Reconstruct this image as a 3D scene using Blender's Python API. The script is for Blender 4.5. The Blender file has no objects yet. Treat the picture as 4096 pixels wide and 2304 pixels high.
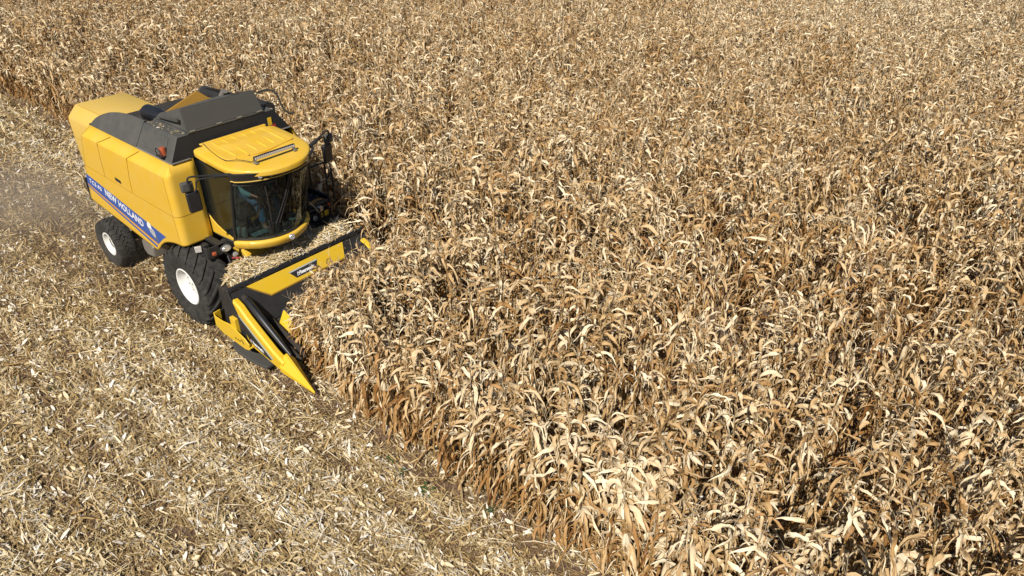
import bpy, bmesh, math, random
import numpy as np
from math import sin, cos, pi, radians, sqrt, atan2
from mathutils import Vector, Matrix

SC = bpy.context.scene
COL = SC.collection
rng = np.random.default_rng(11)
random.seed(5)

# ------------------------------------------------------------------ camera, sky, sun, exposure
CAM = Vector((11.89, -6.34, 8.0))
PITCH, YAW = radians(32.43), radians(40.0)
LENS = 25.79
cd = bpy.data.cameras.new("camera"); co = bpy.data.objects.new("camera", cd); COL.objects.link(co)
cd.lens = LENS; cd.sensor_width = 36; cd.clip_end = 3000; cd.clip_start = 0.1
co.location = CAM; co.rotation_euler = (pi/2 - PITCH, 0, YAW)
SC.camera = co

SUN_EL = radians(47.0)
SUN_AZ = Vector((0.42, -0.907, 0)).normalized()          # horizontal direction towards the sun
TOSUN = Vector((SUN_AZ.x*cos(SUN_EL), SUN_AZ.y*cos(SUN_EL), sin(SUN_EL)))
w = bpy.data.worlds.new("World"); SC.world = w; w.use_nodes = True
nt = w.node_tree; nt.nodes.clear()
sky = nt.nodes.new("ShaderNodeTexSky"); sky.sky_type = 'NISHITA'; sky.sun_disc = False
sky.sun_elevation = SUN_EL; sky.sun_rotation = atan2(SUN_AZ.x, SUN_AZ.y)
sky.air_density = 1.0; sky.dust_density = 1.5
bg = nt.nodes.new("ShaderNodeBackground"); bg.inputs[1].default_value = 0.05
wo = nt.nodes.new("ShaderNodeOutputWorld")
nt.links.new(sky.outputs[0], bg.inputs[0]); nt.links.new(bg.outputs[0], wo.inputs[0])
sl = bpy.data.lights.new("sun", 'SUN'); sl.energy = 5.0; sl.angle = radians(0.53); sl.color = (1.0, 0.95, 0.87)
so = bpy.data.objects.new("sun", sl); COL.objects.link(so)
so.rotation_euler = TOSUN.to_track_quat('Z', 'Y').to_euler(); so.location = TOSUN*60
SC.view_settings.view_transform = 'Standard'; SC.view_settings.look = 'None'
SC.view_settings.exposure = 0.12; SC.view_settings.gamma = 1.0; SC.view_settings.use_curve_mapping = False
SC.cycles.max_bounces = 8; SC.cycles.diffuse_bounces = 1; SC.cycles.transparent_max_bounces = 12; SC.cycles.volume_bounces = 1
SC.cycles.use_adaptive_sampling = True

# ------------------------------------------------------------------ materials
MATS = {}
def N(nt, t, **k):
    n = nt.nodes.new(t)
    for a, b in k.items(): setattr(n, a, b)
    return n
def mat(name, col, rough=0.5, metal=0.0, coat=0.0, spec=0.5, dirt=0.0, dirtcol=(0.42, 0.32, 0.2), scale=6.0, bump=0.0, bscale=40.0, emit=None):
    m = bpy.data.materials.new(name); m.use_nodes = True; MATS[name] = m
    t = m.node_tree; b = t.nodes["Principled BSDF"]
    b.inputs["Base Color"].default_value = (*col, 1); b.inputs["Roughness"].default_value = rough
    b.inputs["Metallic"].default_value = metal; b.inputs["Coat Weight"].default_value = coat
    b.inputs["Coat Roughness"].default_value = 0.15
    b.inputs["Specular IOR Level"].default_value = spec
    if dirt > 0 or bump > 0:
        tc = N(t, "ShaderNodeTexCoord")
    if dirt > 0:
        n1 = N(t, "ShaderNodeTexNoise"); n1.inputs["Scale"].default_value = scale; n1.inputs["Detail"].default_value = 8; n1.inputs["Roughness"].default_value = 0.7
        t.links.new(tc.outputs["Object"], n1.inputs["Vector"])
        r = N(t, "ShaderNodeMapRange"); r.inputs["From Min"].default_value = 0.38; r.inputs["From Max"].default_value = 0.78
        r.inputs["To Max"].default_value = dirt
        t.links.new(n1.outputs["Fac"], r.inputs["Value"])
        mx = N(t, "ShaderNodeMix", data_type='RGBA'); mx.inputs[6].default_value = (*col, 1); mx.inputs[7].default_value = (*dirtcol, 1)
        t.links.new(r.outputs[0], mx.inputs[0]); t.links.new(mx.outputs[2], b.inputs["Base Color"])
        r2 = N(t, "ShaderNodeMapRange"); r2.inputs["To Min"].default_value = rough; r2.inputs["To Max"].default_value = min(1, rough+0.3)
        t.links.new(n1.outputs["Fac"], r2.inputs["Value"]); t.links.new(r2.outputs[0], b.inputs["Roughness"])
    if bump > 0:
        n2 = N(t, "ShaderNodeTexNoise"); n2.inputs["Scale"].default_value = bscale; n2.inputs["Detail"].default_value = 5
        t.links.new(tc.outputs["Object"], n2.inputs["Vector"])
        bp = N(t, "ShaderNodeBump"); bp.inputs["Strength"].default_value = bump; bp.inputs["Distance"].default_value = 0.02
        t.links.new(n2.outputs["Fac"], bp.inputs["Height"]); t.links.new(bp.outputs[0], b.inputs["Normal"])
    return m
YEL = mat("yellow_paint", (0.70, 0.425, 0.028), 0.42, coat=0.2, dirt=0.4, dirtcol=(0.66, 0.47, 0.15), scale=3.0)
YEL2 = mat("dusty_yellow_paint", (0.64, 0.42, 0.075), 0.6, dirt=0.5, dirtcol=(0.56, 0.40, 0.16), scale=2.5)
YELH = mat("header_yellow_paint", (0.72, 0.46, 0.016), 0.38, coat=0.3, dirt=0.2, dirtcol=(0.6, 0.42, 0.16), scale=5)
GRY = mat("dusty_black_plastic", (0.060, 0.060, 0.056), 0.65, dirt=0.6, dirtcol=(0.13, 0.12, 0.10), scale=3)
GRY2 = mat("flat_dark_sheet", (0.055, 0.053, 0.048), 0.7, dirt=0.35, dirtcol=(0.09, 0.085, 0.07), scale=2)
BLK = mat("black_paint", (0.018, 0.018, 0.019), 0.45, dirt=0.35, dirtcol=(0.05, 0.045, 0.038), scale=5)
BLKG = mat("glossy_black", (0.012, 0.013, 0.016), 0.25, coat=0.4, dirt=0.2, dirtcol=(0.04, 0.04, 0.045), scale=8)
TKF = mat("tank_front_shaded_black", (0.009, 0.009, 0.010), 0.5, dirt=0.25, dirtcol=(0.03, 0.027, 0.022), scale=4)  # tank black made darker, with the shade of the front face in the colour
DRK = mat("dark_machinery", (0.022, 0.019, 0.016), 0.75, dirt=0.5, dirtcol=(0.07, 0.05, 0.035), scale=7)
STEEL = mat("worn_steel", (0.33, 0.31, 0.28), 0.5, metal=0.6, dirt=0.6, dirtcol=(0.22, 0.18, 0.13), scale=9)
RUB = mat("tyre_rubber", (0.026, 0.026, 0.026), 0.85, spec=0.25, dirt=0.75, dirtcol=(0.09, 0.08, 0.065), scale=9, bump=0.35, bscale=30)
RIM = mat("white_rim_paint", (0.78, 0.78, 0.74), 0.45, dirt=0.3, dirtcol=(0.5, 0.45, 0.36), scale=6)
BLUE = mat("blue_decal", (0.022, 0.085, 0.36), 0.4, dirt=0.12, scale=5)
ORG = mat("amber_stripe", (0.62, 0.24, 0.01), 0.45)
WHT = mat("white_lettering", (0.8, 0.8, 0.8), 0.5)
SIL = mat("silver_decal", (0.45, 0.46, 0.46), 0.4)
SIL2 = mat("grey_decal", (0.13, 0.13, 0.135), 0.4)
SILG = mat("grey_green_stripe", (0.42, 0.47, 0.43), 0.5, dirt=0.3, scale=12)
AMB = mat("amber_lens", (0.38, 0.07, 0.02), 0.25, coat=0.5, dirt=0.15, scale=20)
LAMP = mat("clear_lamp_glass", (0.62, 0.63, 0.63), 0.12, metal=0.55, coat=0.7)
LED = mat("led_cells", (0.50, 0.47, 0.44), 0.3)
SEAM = mat("panel_gap", (0.30, 0.16, 0.012), 0.7)
BRN = mat("ochre_sheet", (0.36, 0.19, 0.02), 0.6, dirt=0.5, dirtcol=(0.22, 0.13, 0.04), scale=4)
GRID = mat("blue_black_grating", (0.02, 0.028, 0.04), 0.5)
STK = mat("warning_sticker_yellow", (0.75, 0.48, 0.03), 0.5)
STR = mat("warning_sticker_red", (0.45, 0.03, 0.03), 0.5)
UPH = mat("seat_fabric", (0.03, 0.033, 0.035), 0.9)
CABIN = mat("cab_interior", (0.05, 0.05, 0.048), 0.8)
TEAL = mat("teal_cloth", (0.17, 0.36, 0.36), 0.85)
SKIN = mat("skin", (0.36, 0.2, 0.13), 0.55)
JEAN = mat("blue_jeans", (0.08, 0.18, 0.3), 0.9)
HAIR = mat("dark_hair", (0.015, 0.012, 0.01), 0.6)
SHOE = mat("grey_shoe", (0.05, 0.05, 0.05), 0.7)
SCR = mat("papers", (0.16, 0.23, 0.21), 0.7)
WEED = mat("weed_leaf", (0.04, 0.08, 0.02), 0.55, dirt=0.4, dirtcol=(0.1, 0.16, 0.05), scale=30)
RED = mat("red_hose", (0.3, 0.03, 0.03), 0.5)

def glass_mat():
    m = bpy.data.materials.new("tinted_glass"); m.use_nodes = True; t = m.node_tree; t.nodes.clear()
    tr = N(t, "ShaderNodeBsdfTransparent"); tr.inputs[0].default_value = (0.36, 0.43, 0.43, 1)
    gl = N(t, "ShaderNodeBsdfGlossy"); gl.inputs["Roughness"].default_value = 0.02; gl.inputs[0].default_value = (0.9, 0.95, 0.92, 1)
    df = N(t, "ShaderNodeBsdfDiffuse"); df.inputs[0].default_value = (0.15, 0.17, 0.17, 1)
    fr = N(t, "ShaderNodeFresnel"); ge = N(t, "ShaderNodeNewGeometry"); io = N(t, "ShaderNodeMapRange")
    io.inputs["To Min"].default_value = 1.5; io.inputs["To Max"].default_value = 1/1.5     # a thin pane reflects alike from both faces
    t.links.new(ge.outputs["Backfacing"], io.inputs["Value"]); t.links.new(io.outputs[0], fr.inputs[0])
    m1 = N(t, "ShaderNodeMixShader"); m2 = N(t, "ShaderNodeMixShader"); m2.inputs[0].default_value = 0.045
    o = N(t, "ShaderNodeOutputMaterial")
    t.links.new(fr.outputs[0], m1.inputs[0]); t.links.new(tr.outputs[0], m1.inputs[1]); t.links.new(gl.outputs[0], m1.inputs[2])
    t.links.new(m1.outputs[0], m2.inputs[1]); t.links.new(df.outputs[0], m2.inputs[2]); t.links.new(m2.outputs[0], o.inputs[0])
    return m
GLASS = glass_mat()

def dry_leaf_mat(name, stops, transl=0.28, var=0.25, fibre=0.35, patch=0.0):
    """dry plant matter: colour from the piece's own random value, with fibres along its length"""
    m = bpy.data.materials.new(name); m.use_nodes = True; t = m.node_tree; t.nodes.clear()
    at = N(t, "ShaderNodeAttribute", attribute_name="uvw"); sp = N(t, "ShaderNodeSeparateXYZ")
    t.links.new(at.outputs["Vector"], sp.inputs[0])
    oi = N(t, "ShaderNodeObjectInfo")
    a1 = N(t, "ShaderNodeMath", operation='MULTIPLY_ADD'); a1.inputs[1].default_value = var; a1.inputs[2].default_value = -var/2
    t.links.new(oi.outputs["Random"], a1.inputs[0])
    a2 = N(t, "ShaderNodeMath", operation='ADD'); t.links.new(sp.outputs[1], a2.inputs[0]); t.links.new(a1.outputs[0], a2.inputs[1])
    # fibres : noise over (u*small, w*large, v)
    cb = N(t, "ShaderNodeCombineXYZ")
    for i, (src, k) in enumerate(((0, 5.0), (2, 5.0), (1, 40.0))):
        mm = N(t, "ShaderNodeMath", operation='MULTIPLY'); mm.inputs[1].default_value = k
        t.links.new(sp.outputs[src], mm.inputs[0]); t.links.new(mm.outputs[0], cb.inputs[i])
    nz = N(t, "ShaderNodeTexNoise"); nz.inputs["Scale"].default_value = 1.0; nz.inputs["Detail"].default_value = 4
    t.links.new(cb.outputs[0], nz.inputs["Vector"])
    a3 = N(t, "ShaderNodeMath", operation='MULTIPLY_ADD'); a3.inputs[1].default_value = fibre; a3.inputs[2].default_value = -fibre/2
    t.links.new(nz.outputs["Fac"], a3.inputs[0])
    a4 = N(t, "ShaderNodeMath", operation='ADD'); t.links.new(a2.outputs[0], a4.inputs[0]); t.links.new(a3.outputs[0], a4.inputs[1])
    if patch > 0:      # drier and less dry parts of the field, by where each plant stands
        pn = N(t, "ShaderNodeTexNoise"); pn.inputs["Scale"].default_value = 0.33; pn.inputs["Detail"].default_value = 3
        t.links.new(oi.outputs["Location"], pn.inputs["Vector"])
        a5 = N(t, "ShaderNodeMath", operation='MULTIPLY_ADD'); a5.inputs[1].default_value = patch; a5.inputs[2].default_value = -patch/2
        a6 = N(t, "ShaderNodeMath", operation='ADD'); t.links.new(pn.outputs["Fac"], a5.inputs[0]); t.links.new(a4.outputs[0], a6.inputs[0]); t.links.new(a5.outputs[0], a6.inputs[1]); a4 = a6
        dl = N(t, "ShaderNodeVectorMath", operation='DISTANCE'); dl.inputs[1].default_value = (6.0, 38.0, 0.0); t.links.new(oi.outputs["Location"], dl.inputs[0])
        mr = N(t, "ShaderNodeMapRange"); mr.interpolation_type = 'SMOOTHSTEP'; mr.inputs["From Min"].default_value = 24.0; mr.inputs["From Max"].default_value = 8.0; mr.inputs["To Max"].default_value = 0.13
        t.links.new(dl.outputs["Value"], mr.inputs["Value"]); a7 = N(t, "ShaderNodeMath", operation='ADD'); t.links.new(a4.outputs[0], a7.inputs[0]); t.links.new(mr.outputs[0], a7.inputs[1]); a4 = a7
    cr = N(t, "ShaderNodeValToRGB"); e = cr.color_ramp.elements
    while len(e) < len(stops): e.new(0.5)
    for el, (p, c) in zip(e, stops): el.position = p; el.color = (*c, 1)
    t.links.new(a4.outputs[0], cr.inputs[0])
    pb = N(t, "ShaderNodeBsdfPrincipled"); pb.inputs["Roughness"].default_value = 0.55; pb.inputs["Specular IOR Level"].default_value = 0.3
    tl = N(t, "ShaderNodeBsdfTranslucent"); mx = N(t, "ShaderNodeMixShader"); mx.inputs[0].default_value = transl
    o = N(t, "ShaderNodeOutputMaterial")
    t.links.new(cr.outputs[0], pb.inputs["Base Color"]); t.links.new(cr.outputs[0], tl.inputs[0])
    t.links.new(pb.outputs[0], mx.inputs[1]); t.links.new(tl.outputs[0], mx.inputs[2]); t.links.new(mx.outputs[0], o.inputs[0])
    return m
LEAF = dry_leaf_mat("dry_corn_leaf", [(0.0, (0.16, 0.064, 0.013)), (0.3, (0.37, 0.195, 0.064)), (0.6, (0.57, 0.385, 0.185)), (1.0, (0.88, 0.75, 0.53))], transl=0.09, var=0.3, fibre=0.6, patch=0.34)
STALKM = dry_leaf_mat("dry_corn_stalk", [(0.0, (0.20, 0.11, 0.035)), (0.5, (0.36, 0.22, 0.08)), (1.0, (0.58, 0.42, 0.2))], transl=0.0)
HUSK = dry_leaf_mat("pale_corn_husk", [(0.0, (0.5, 0.33, 0.15)), (0.5, (0.72, 0.56, 0.34)), (1.0, (0.84, 0.74, 0.56))], transl=0.15)
TASS = dry_leaf_mat("corn_tassel", [(0.0, (0.25, 0.18, 0.10)), (1.0, (0.5, 0.41, 0.28))], transl=0.0)
RESID = dry_leaf_mat("chopped_residue", [(0.0, (0.12, 0.072, 0.034)), (0.25, (0.31, 0.20, 0.082)), (0.55, (0.55, 0.40, 0.185)), (0.85, (0.78, 0.64, 0.40)), (1.0, (0.86, 0.80, 0.70))], transl=0.12, var=0.0, fibre=0.3)

# ------------------------------------------------------------------ mesh helpers
class MB:
    def __init__(s): s.V = []; s.F = []; s.A = []
    def add(s, vs, fs, attr=None):
        b = len(s.V); s.V += [tuple(v) for v in vs]; s.F += [tuple(b+i for i in f) for f in fs]
        if attr is not None: s.A += attr
    def box(s, c, size, R=None):
        hx, hy, hz = [k/2 for k in size]; vs = []
        for z in (-hz, hz):
            for x, y in ((-hx, -hy), (hx, -hy), (hx, hy), (-hx, hy)):
                v = Vector((x, y, z))
                if R is not None: v = R @ v
                vs.append(v + Vector(c))
        s.add(vs, [(3, 2, 1, 0), (4, 5, 6, 7), (0, 1, 5, 4), (1, 2, 6, 5), (2, 3, 7, 6), (3, 0, 4, 7)])
    def plate(s, pts, off):
        n = len(pts); off = Vector(off); a = [Vector(p) for p in pts]; b = [p+off for p in a]
        s.add(a+b, [tuple(range(n)), tuple(range(2*n-1, n-1, -1))] + [(i, (i+1) % n, n+(i+1) % n, n+i) for i in range(n)])
    def loft(s, rings, closed=True, cap0=True, cap1=True):
        n = len(rings[0]); fs = []
        vs = [p for r in rings for p in r]
        for k in range(len(rings)-1):
            for i in range(n if closed else n-1):
                j = (i+1) % n; fs.append((k*n+i, k*n+j, (k+1)*n+j, (k+1)*n+i))
        if cap0: fs.append(tuple(range(n-1, -1, -1)))
        if cap1: fs.append(tuple((len(rings)-1)*n+i for i in range(n)))
        s.add(vs, fs)
    def tube(s, pts, r, n=8, caps=True):
        P = [Vector(p) for p in pts]; rr = r if isinstance(r, (list, tuple)) else [r]*len(P)
        rings = []; up = None
        for i, p in enumerate(P):
            a = P[max(i-1, 0)]; b = P[min(i+1, len(P)-1)]; d = (b-a).normalized()
            if up is None:
                up = Vector((0, 0, 1)) if abs(d.z) < 0.9 else Vector((1, 0, 0))
            u = (up - d*up.dot(d)).normalized(); v = d.cross(u); up = u
            rings.append([p + u*(rr[i]*cos(2*pi*k/n)) + v*(rr[i]*sin(2*pi*k/n)) for k in range(n)])
        s.loft(rings, True, caps, caps)
    def disc(s, c, nrm, r, depth, n=20, ry=None):
        nrm = Vector(nrm).normalized(); u = nrm.cross(Vector((0, 0, 1))).normalized(); v = u.cross(nrm); c = Vector(c); ry = ry or r
        R = lambda k, d: [c + nrm*d + u*(k*r*cos(2*pi*i/n)) + v*(k*ry*sin(2*pi*i/n)) for i in range(n)]
        s.loft([R(1, 0), R(1, depth*0.7), R(0.85, depth)])
    def lathe(s, prof, c, n=48):     # profile (r, y) turned about the y axis
        rings = [[(c[0]+r*cos(2*pi*i/n), c[1]+y, c[2]+r*sin(2*pi*i/n)) for i in range(n)] for r, y in prof]
        s.loft(rings, True, False, False)
def build(mb, name, m, parent=None, bevel=0.0, smooth=35, label=None, solid=0.0, seg=2, recalc=True, mirror=False):
    me = bpy.data.meshes.new(name)
    V = [(v[0], -v[1], v[2]) for v in mb.V] if mirror else mb.V
    me.from_pydata([tuple(v) for v in V], [], mb.F)
    if recalc:
        bm = bmesh.new(); bm.from_mesh(me); bmesh.ops.recalc_face_normals(bm, faces=bm.faces); bm.to_mesh(me); bm.free()
    me.materials.append(m)
    if smooth:
        me.shade_smooth(); me.set_sharp_from_angle(angle=radians(smooth))
    if mb.A:
        at = me.attributes.new("uvw", 'FLOAT_VECTOR', 'POINT'); at.data.foreach_set("vector", np.array(mb.A, dtype=np.float32).ravel())
    o = bpy.data.objects.new(name, me); COL.objects.link(o)
    if parent is not None: o.parent = parent
    if solid:
        md = o.modifiers.new("solid", 'SOLIDIFY'); md.thickness = solid; md.offset = -1
    if bevel:
        md = o.modifiers.new("bevel", 'BEVEL'); md.width = bevel; md.segments = seg; md.limit_method = 'ANGLE'; md.angle_limit = radians(38)
    if label: o["label"] = label
    return o
def build_each(mb, name, m, parent=None, **kw):
    """every loose piece of the shape becomes an object of its own"""
    par = list(range(len(mb.V)))
    def find(i):
        while par[i] != i: par[i] = par[par[i]]; i = par[i]
        return i
    for f in mb.F:
        r = find(f[0])
        for i in f[1:]: par[find(i)] = r
    grp = {}
    for f in mb.F: grp.setdefault(find(f[0]), []).append(f)
    for fs in grp.values():
        ids = sorted({i for f in fs for i in f}); mp = {i: k for k, i in enumerate(ids)}
        b = MB(); b.V = [mb.V[i] for i in ids]; b.F = [tuple(mp[i] for i in f) for f in fs]
        o = build(b, name, m, parent, **kw)
    return o
def thing(name, label, cat, loc=(0, 0, 0), group=None):
    o = bpy.data.objects.new(name, None); COL.objects.link(o); o.location = loc; o.empty_display_size = 0.3
    o["label"] = label; o["category"] = cat
    if group: o["group"] = group
    return o
def tag(o, label=None, cat=None, kind=None, group=None):
    if label: o["label"] = label
    if cat: o["category"] = cat
    if kind: o["kind"] = kind
    if group: o["group"] = group
    return o
def smoothcurve(pts, n):            # Catmull-Rom through the points
    P = [np.array(p, float) for p in pts]; out = []
    for i in range(len(P)-1):
        p0 = P[max(i-1, 0)]; p1 = P[i]; p2 = P[i+1]; p3 = P[min(i+2, len(P)-1)]
        for k in range(n):
            t = k/n
            out.append(0.5*((2*p1)+(-p0+p2)*t+(2*p0-5*p1+4*p2-p3)*t*t+(-p0+3*p1-3*p2+p3)*t**3))
    out.append(P[-1]); return out
def text_mesh(txt, size, width, shear=0.0, offset=0.0, extrude=0.0015, spacing=1.0):
    """lettering as plain vertices and faces, laid in x (0..width) and y"""
    cu = bpy.data.curves.new("lettering", 'FONT'); cu.body = txt; cu.size = size; cu.shear = shear; cu.offset = offset; cu.extrude = extrude
    cu.space_character = spacing; cu.resolution_u = 3
    o = bpy.data.objects.new("lettering", cu); COL.objects.link(o)
    dg = bpy.context.evaluated_depsgraph_get()
    me = bpy.data.meshes.new_from_object(o.evaluated_get(dg))
    V = [v.co.copy() for v in me.vertices]; F = [tuple(p.vertices) for p in me.polygons]
    bpy.data.objects.remove(o); bpy.data.curves.remove(cu); bpy.data.meshes.remove(me)
    x0 = min(v.x for v in V); x1 = max(v.x for v in V); y0 = min(v.y for v in V); y1 = max(v.y for v in V)
    k = width/(x1-x0)
    V = [Vector(((v.x-x0)*k, (v.y-y0)*size/(y1-y0), v.z)) for v in V]
    return V, F
def letter_part(txt, size, width, origin, ux, uy, name, m, parent, **kw):
    V, F = text_mesh(txt, size, width, **kw); ux = Vector(ux).normalized(); uy = Vector(uy); nz = ux.cross(uy.normalized())
    mb = MB(); mb.add([Vector(origin)+ux*v.x+uy*v.y+nz*v.z for v in V], F)
    return build(mb, name, m, parent, smooth=0, recalc=False)

# ------------------------------------------------------------------ ground
def soil_mat():
    m = bpy.data.materials.new("soil"); m.use_nodes = True; t = m.node_tree; b = t.nodes["Principled BSDF"]; b.inputs["Roughness"].default_value = 0.95
    tc = N(t, "ShaderNodeTexCoord")
    n1 = N(t, "ShaderNodeTexNoise"); n1.inputs["Scale"].default_value = 1.3; n1.inputs["Detail"].default_value = 10; n1.inputs["Roughness"].default_value = 0.65
    t.links.new(tc.outputs["Object"], n1.inputs["Vector"])
    cr = N(t, "ShaderNodeValToRGB"); cr.color_ramp.elements[0].color = (0.085, 0.047, 0.026, 1); cr.color_ramp.elements[0].position = 0.3
    cr.color_ramp.elements[1].color = (0.23, 0.145, 0.085, 1); cr.color_ramp.elements[1].position = 0.72
    t.links.new(n1.outputs["Fac"], cr.inputs[0]); t.links.new(cr.outputs[0], b.inputs["Base Color"])
    n2 = N(t, "ShaderNodeTexNoise"); n2.inputs["Scale"].default_value = 18; n2.inputs["Detail"].default_value = 8
    t.links.new(tc.outputs["Object"], n2.inputs["Vector"])
    bp = N(t, "ShaderNodeBump"); bp.inputs["Strength"].default_value = 0.9; bp.inputs["Distance"].default_value = 0.06
    t.links.new(n2.outputs["Fac"], bp.inputs["Height"]); t.links.new(bp.outputs[0], b.inputs["Normal"])
    return m
mb = MB(); mb.add([(-900, -900, 0), (900, -900, 0), (900, 900, 0), (-900, 900, 0)], [(0, 1, 2, 3)])
g = build(mb, "ground", soil_mat(), smooth=0); tag(g, "reddish brown soil of the field under the crop and the straw", "ground", "structure")

# ------------------------------------------------------------------ combine harvester
CB = thing("combine_harvester", "yellow combine harvester with black grain tank, blue side stripe and glass cab", "combine harvester")

# -- inner body and chassis
mb = MB()
mb.box((-1.35, 0, 2.12), (2.6, 2.36, 1.9)); mb.box((-2.75, 0, 2.05), (1.5, 2.0, 1.6)); mb.box((-2.2, 0, 1.05), (4.6, 1.3, 0.8))
mb.box((-4.4, 0, 2.05), (1.4, 1.3, 1.3))
build(mb, "body_core", DRK, CB, bevel=0.02)
mb = MB(); mb.tube([(0, -1.1, 0.8), (0, 1.1, 0.8)], 0.17, 12); mb.tube([(-3.25, -1.2, 0.525), (-3.25, 1.2, 0.525)], 0.1, 10)
mb.box((-3.25, 0, 0.75), (0.25, 0.5, 0.4)); build_each(mb, "axle", DRK, CB, bevel=0.01)

# -- side panels
PY = 1.36
def side_panel_grid(front=True):
    # stations along the panel: side (rear to front), rounded corner, front
    st = []
    for x in np.linspace(-3.5, 0.0, 44): st.append((float(x), -PY, 0.0, -1.0))
    for a in np.linspace(0, pi/2, 7)[1:]: st.append((0.0+0.12*sin(a), -PY+0.12-0.12*cos(a), sin(a), -cos(a)))
    for y in (np.linspace(-1.2, -0.80, 5) if front else ()): st.append((0.12, float(y), 1.0, 0.0))
    bot = [(-3.65, 1.44), (-1.04, 1.135), (-0.98, 1.16), (-0.90, 1.24), (-0.78, 1.35), (-0.62, 1.45), (-0.45, 1.52), (-0.25, 1.575), (-0.1, 1.60), (0.12, 1.615)]
    bx = [p[0] for p in bot]; bz = [p[1] for p in bot]
    cols = []
    for i, (x, y, nx, ny) in enumerate(st):
        zb = float(np.interp(x, bx, bz)); col = []
        for lv, zz, inset in ((0, zb, 0.0), (1, zb+0.03, 0.0), (2, 2.0, 0), (3, 2.19, 0), (4, 2.5, 0), (5, 2.86, 0.0), (6, 2.93, 0.006), (7, 2.955, 0.024), (8, 3.13, 0.165)):
            zz = max(zz, zb) if lv > 1 else zz
            px = x
                        # slanted rear edge
            er = float(np.interp(zz, [1.44, 2.2, 2.97, 3.15], [-3.65, -3.42, -3.06, -2.9]))
            if i < 44: px = er + (x+3.5)*(0.0-er)/3.5
            col.append((px - nx*inset*0.18, y - ny*inset, zz))
        cols.append(col)
    mb = MB(); n = len(cols[0]); vs = [p for c in cols for p in c]; fs = []
    for i in range(len(cols)-1):
        for j in range(n-1): fs.append((i*n+j, (i+1)*n+j, (i+1)*n+j+1, i*n+j+1))
    mb.add(vs, fs); return mb
SP = []
for mir in (False, True):
    o = build(side_panel_grid(not mir), "side_panel", YEL, CB, smooth=28, mirror=mir)
    md = o.modifiers.new("solid", 'SOLIDIFY'); md.thickness = 0.03; md.offset = -1
    SP.append(o)
    mb = MB(); e = -PY-0.0015
    rb = lambda x: 2.205 - 0.005*(x+1.5)
    mb.tube([(-3.42, e, 2.24), (-2.5, e, 2.23), (-1.4, e, 2.205), (0.0, e, 2.19)], 0.004, 5)
    mb.tube([(0.1225*sin(a), -PY+0.12-0.1225*cos(a), 2.19) for a in np.linspace(0, pi/2, 6)]+([(0.1225, -0.81, 2.19)] if not mir else []), 0.004, 5)
    for pts in ([(-2.05, -1.225, 3.105), (-2.40, e, 2.95), (-2.47, e, 2.6), (-2.51, e, 2.24)], [(-0.98, -1.225, 3.105), (-1.25, e, 2.95), (-1.38, e, 2.55), (-1.44, e, 2.21)]):
        mb.tube(pts, 0.0045, 5)
    mb.tube([(-0.005, e, 1.62), (-0.005, e, 2.9)], 0.003, 4)
    build(mb, "panel_seam", SEAM, o, mirror=mir)
    mb = MB(); mb.plate([(-2.05, e, 2.36), (-1.83, e, 2.345), (-1.83, e, 2.275), (-2.05, e, 2.29)], (0, -0.004, 0))
    build(mb, "handle", BLK, o, bevel=0.003, mirror=mir)
    # decals
    y1 = -PY-0.003
    top0, top1, b0, b1 = (-3.475, 2.035), (-0.52, 1.60), (-3.545, 1.805), (-0.94, 1.315)
    pts = [(*top0,), (*top1,), (-0.62, 1.55), (-0.74, 1.47), (-0.84, 1.39), (*b1,), (*b0,)]
    mb = MB(); mb.plate([(x, y1, z) for x, z in pts], (0, 0.002, 0)); build(mb, "stripe_decal", BLUE, o, mirror=mir, smooth=0)
    mb = MB(); mb.plate([(-3.555, y1, 1.765), (-1.0, y1, 1.255), (-1.04, y1, 1.205), (-3.565, y1, 1.735)], (0, 0.002, 0)); build(mb, "stripe_decal", BLUE, o, mirror=mir, smooth=0)
    mb = MB(); mb.plate([(-3.55, y1, 1.80), (-0.945, y1, 1.31), (-0.955, y1, 1.285), (-3.55, y1, 1.78)], (0, 0.002, 0)); build(mb, "stripe_decal", ORG, o, mirror=mir, smooth=0)
    # emblem: five segments of an ear
    c = Vector((-1.06, 0, 1.535)); ux = Vector((0.62, 0, -0.78)).normalized(); uz = Vector((0.78, 0, 0.62)).normalized()
    segs = [([(-0.20, 0.02), (-0.17, -0.05), (-0.10, -0.085), (-0.06, -0.04), (-0.05, -0.01)], WHT), ([(-0.20, 0.03), (-0.045, 0.0), (-0.06, 0.06), (-0.12, 0.09), (-0.18, 0.07)], WHT),
            ([(-0.13, -0.075), (-0.02, -0.085), (0.08, -0.05), (0.13, -0.01), (0.06, 0.0), (-0.03, -0.01)], SIL), ([(-0.03, 0.01), (-0.04, 0.07), (0.03, 0.085), (0.1, 0.055), (0.12, 0.005), (0.05, 0.01)], SIL),
            ([(0.0, -0.095), (0.1, -0.065), (0.17, -0.03), (0.22, 0.0), (0.13, -0.03)], SIL2), ([(0.10, 0.065), (0.15, 0.07), (0.21, 0.045), (0.225, 0.01), (0.15, 0.01), (0.12, 0.03)], SIL2)]
    for pl, mm in segs:
        mb = MB(); q = [c+ux*a+uz*b_ for a, b_ in pl]; q = [(p.x, y1-0.0025, p.z) for p in q]
        q2 = smoothcurve(q+[q[0]], 3)[:-1]
        mb.plate([tuple(p) for p in q2], (0, 0.002, 0)); build(mb, "emblem", mm, o, mirror=mir, smooth=0)
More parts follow.
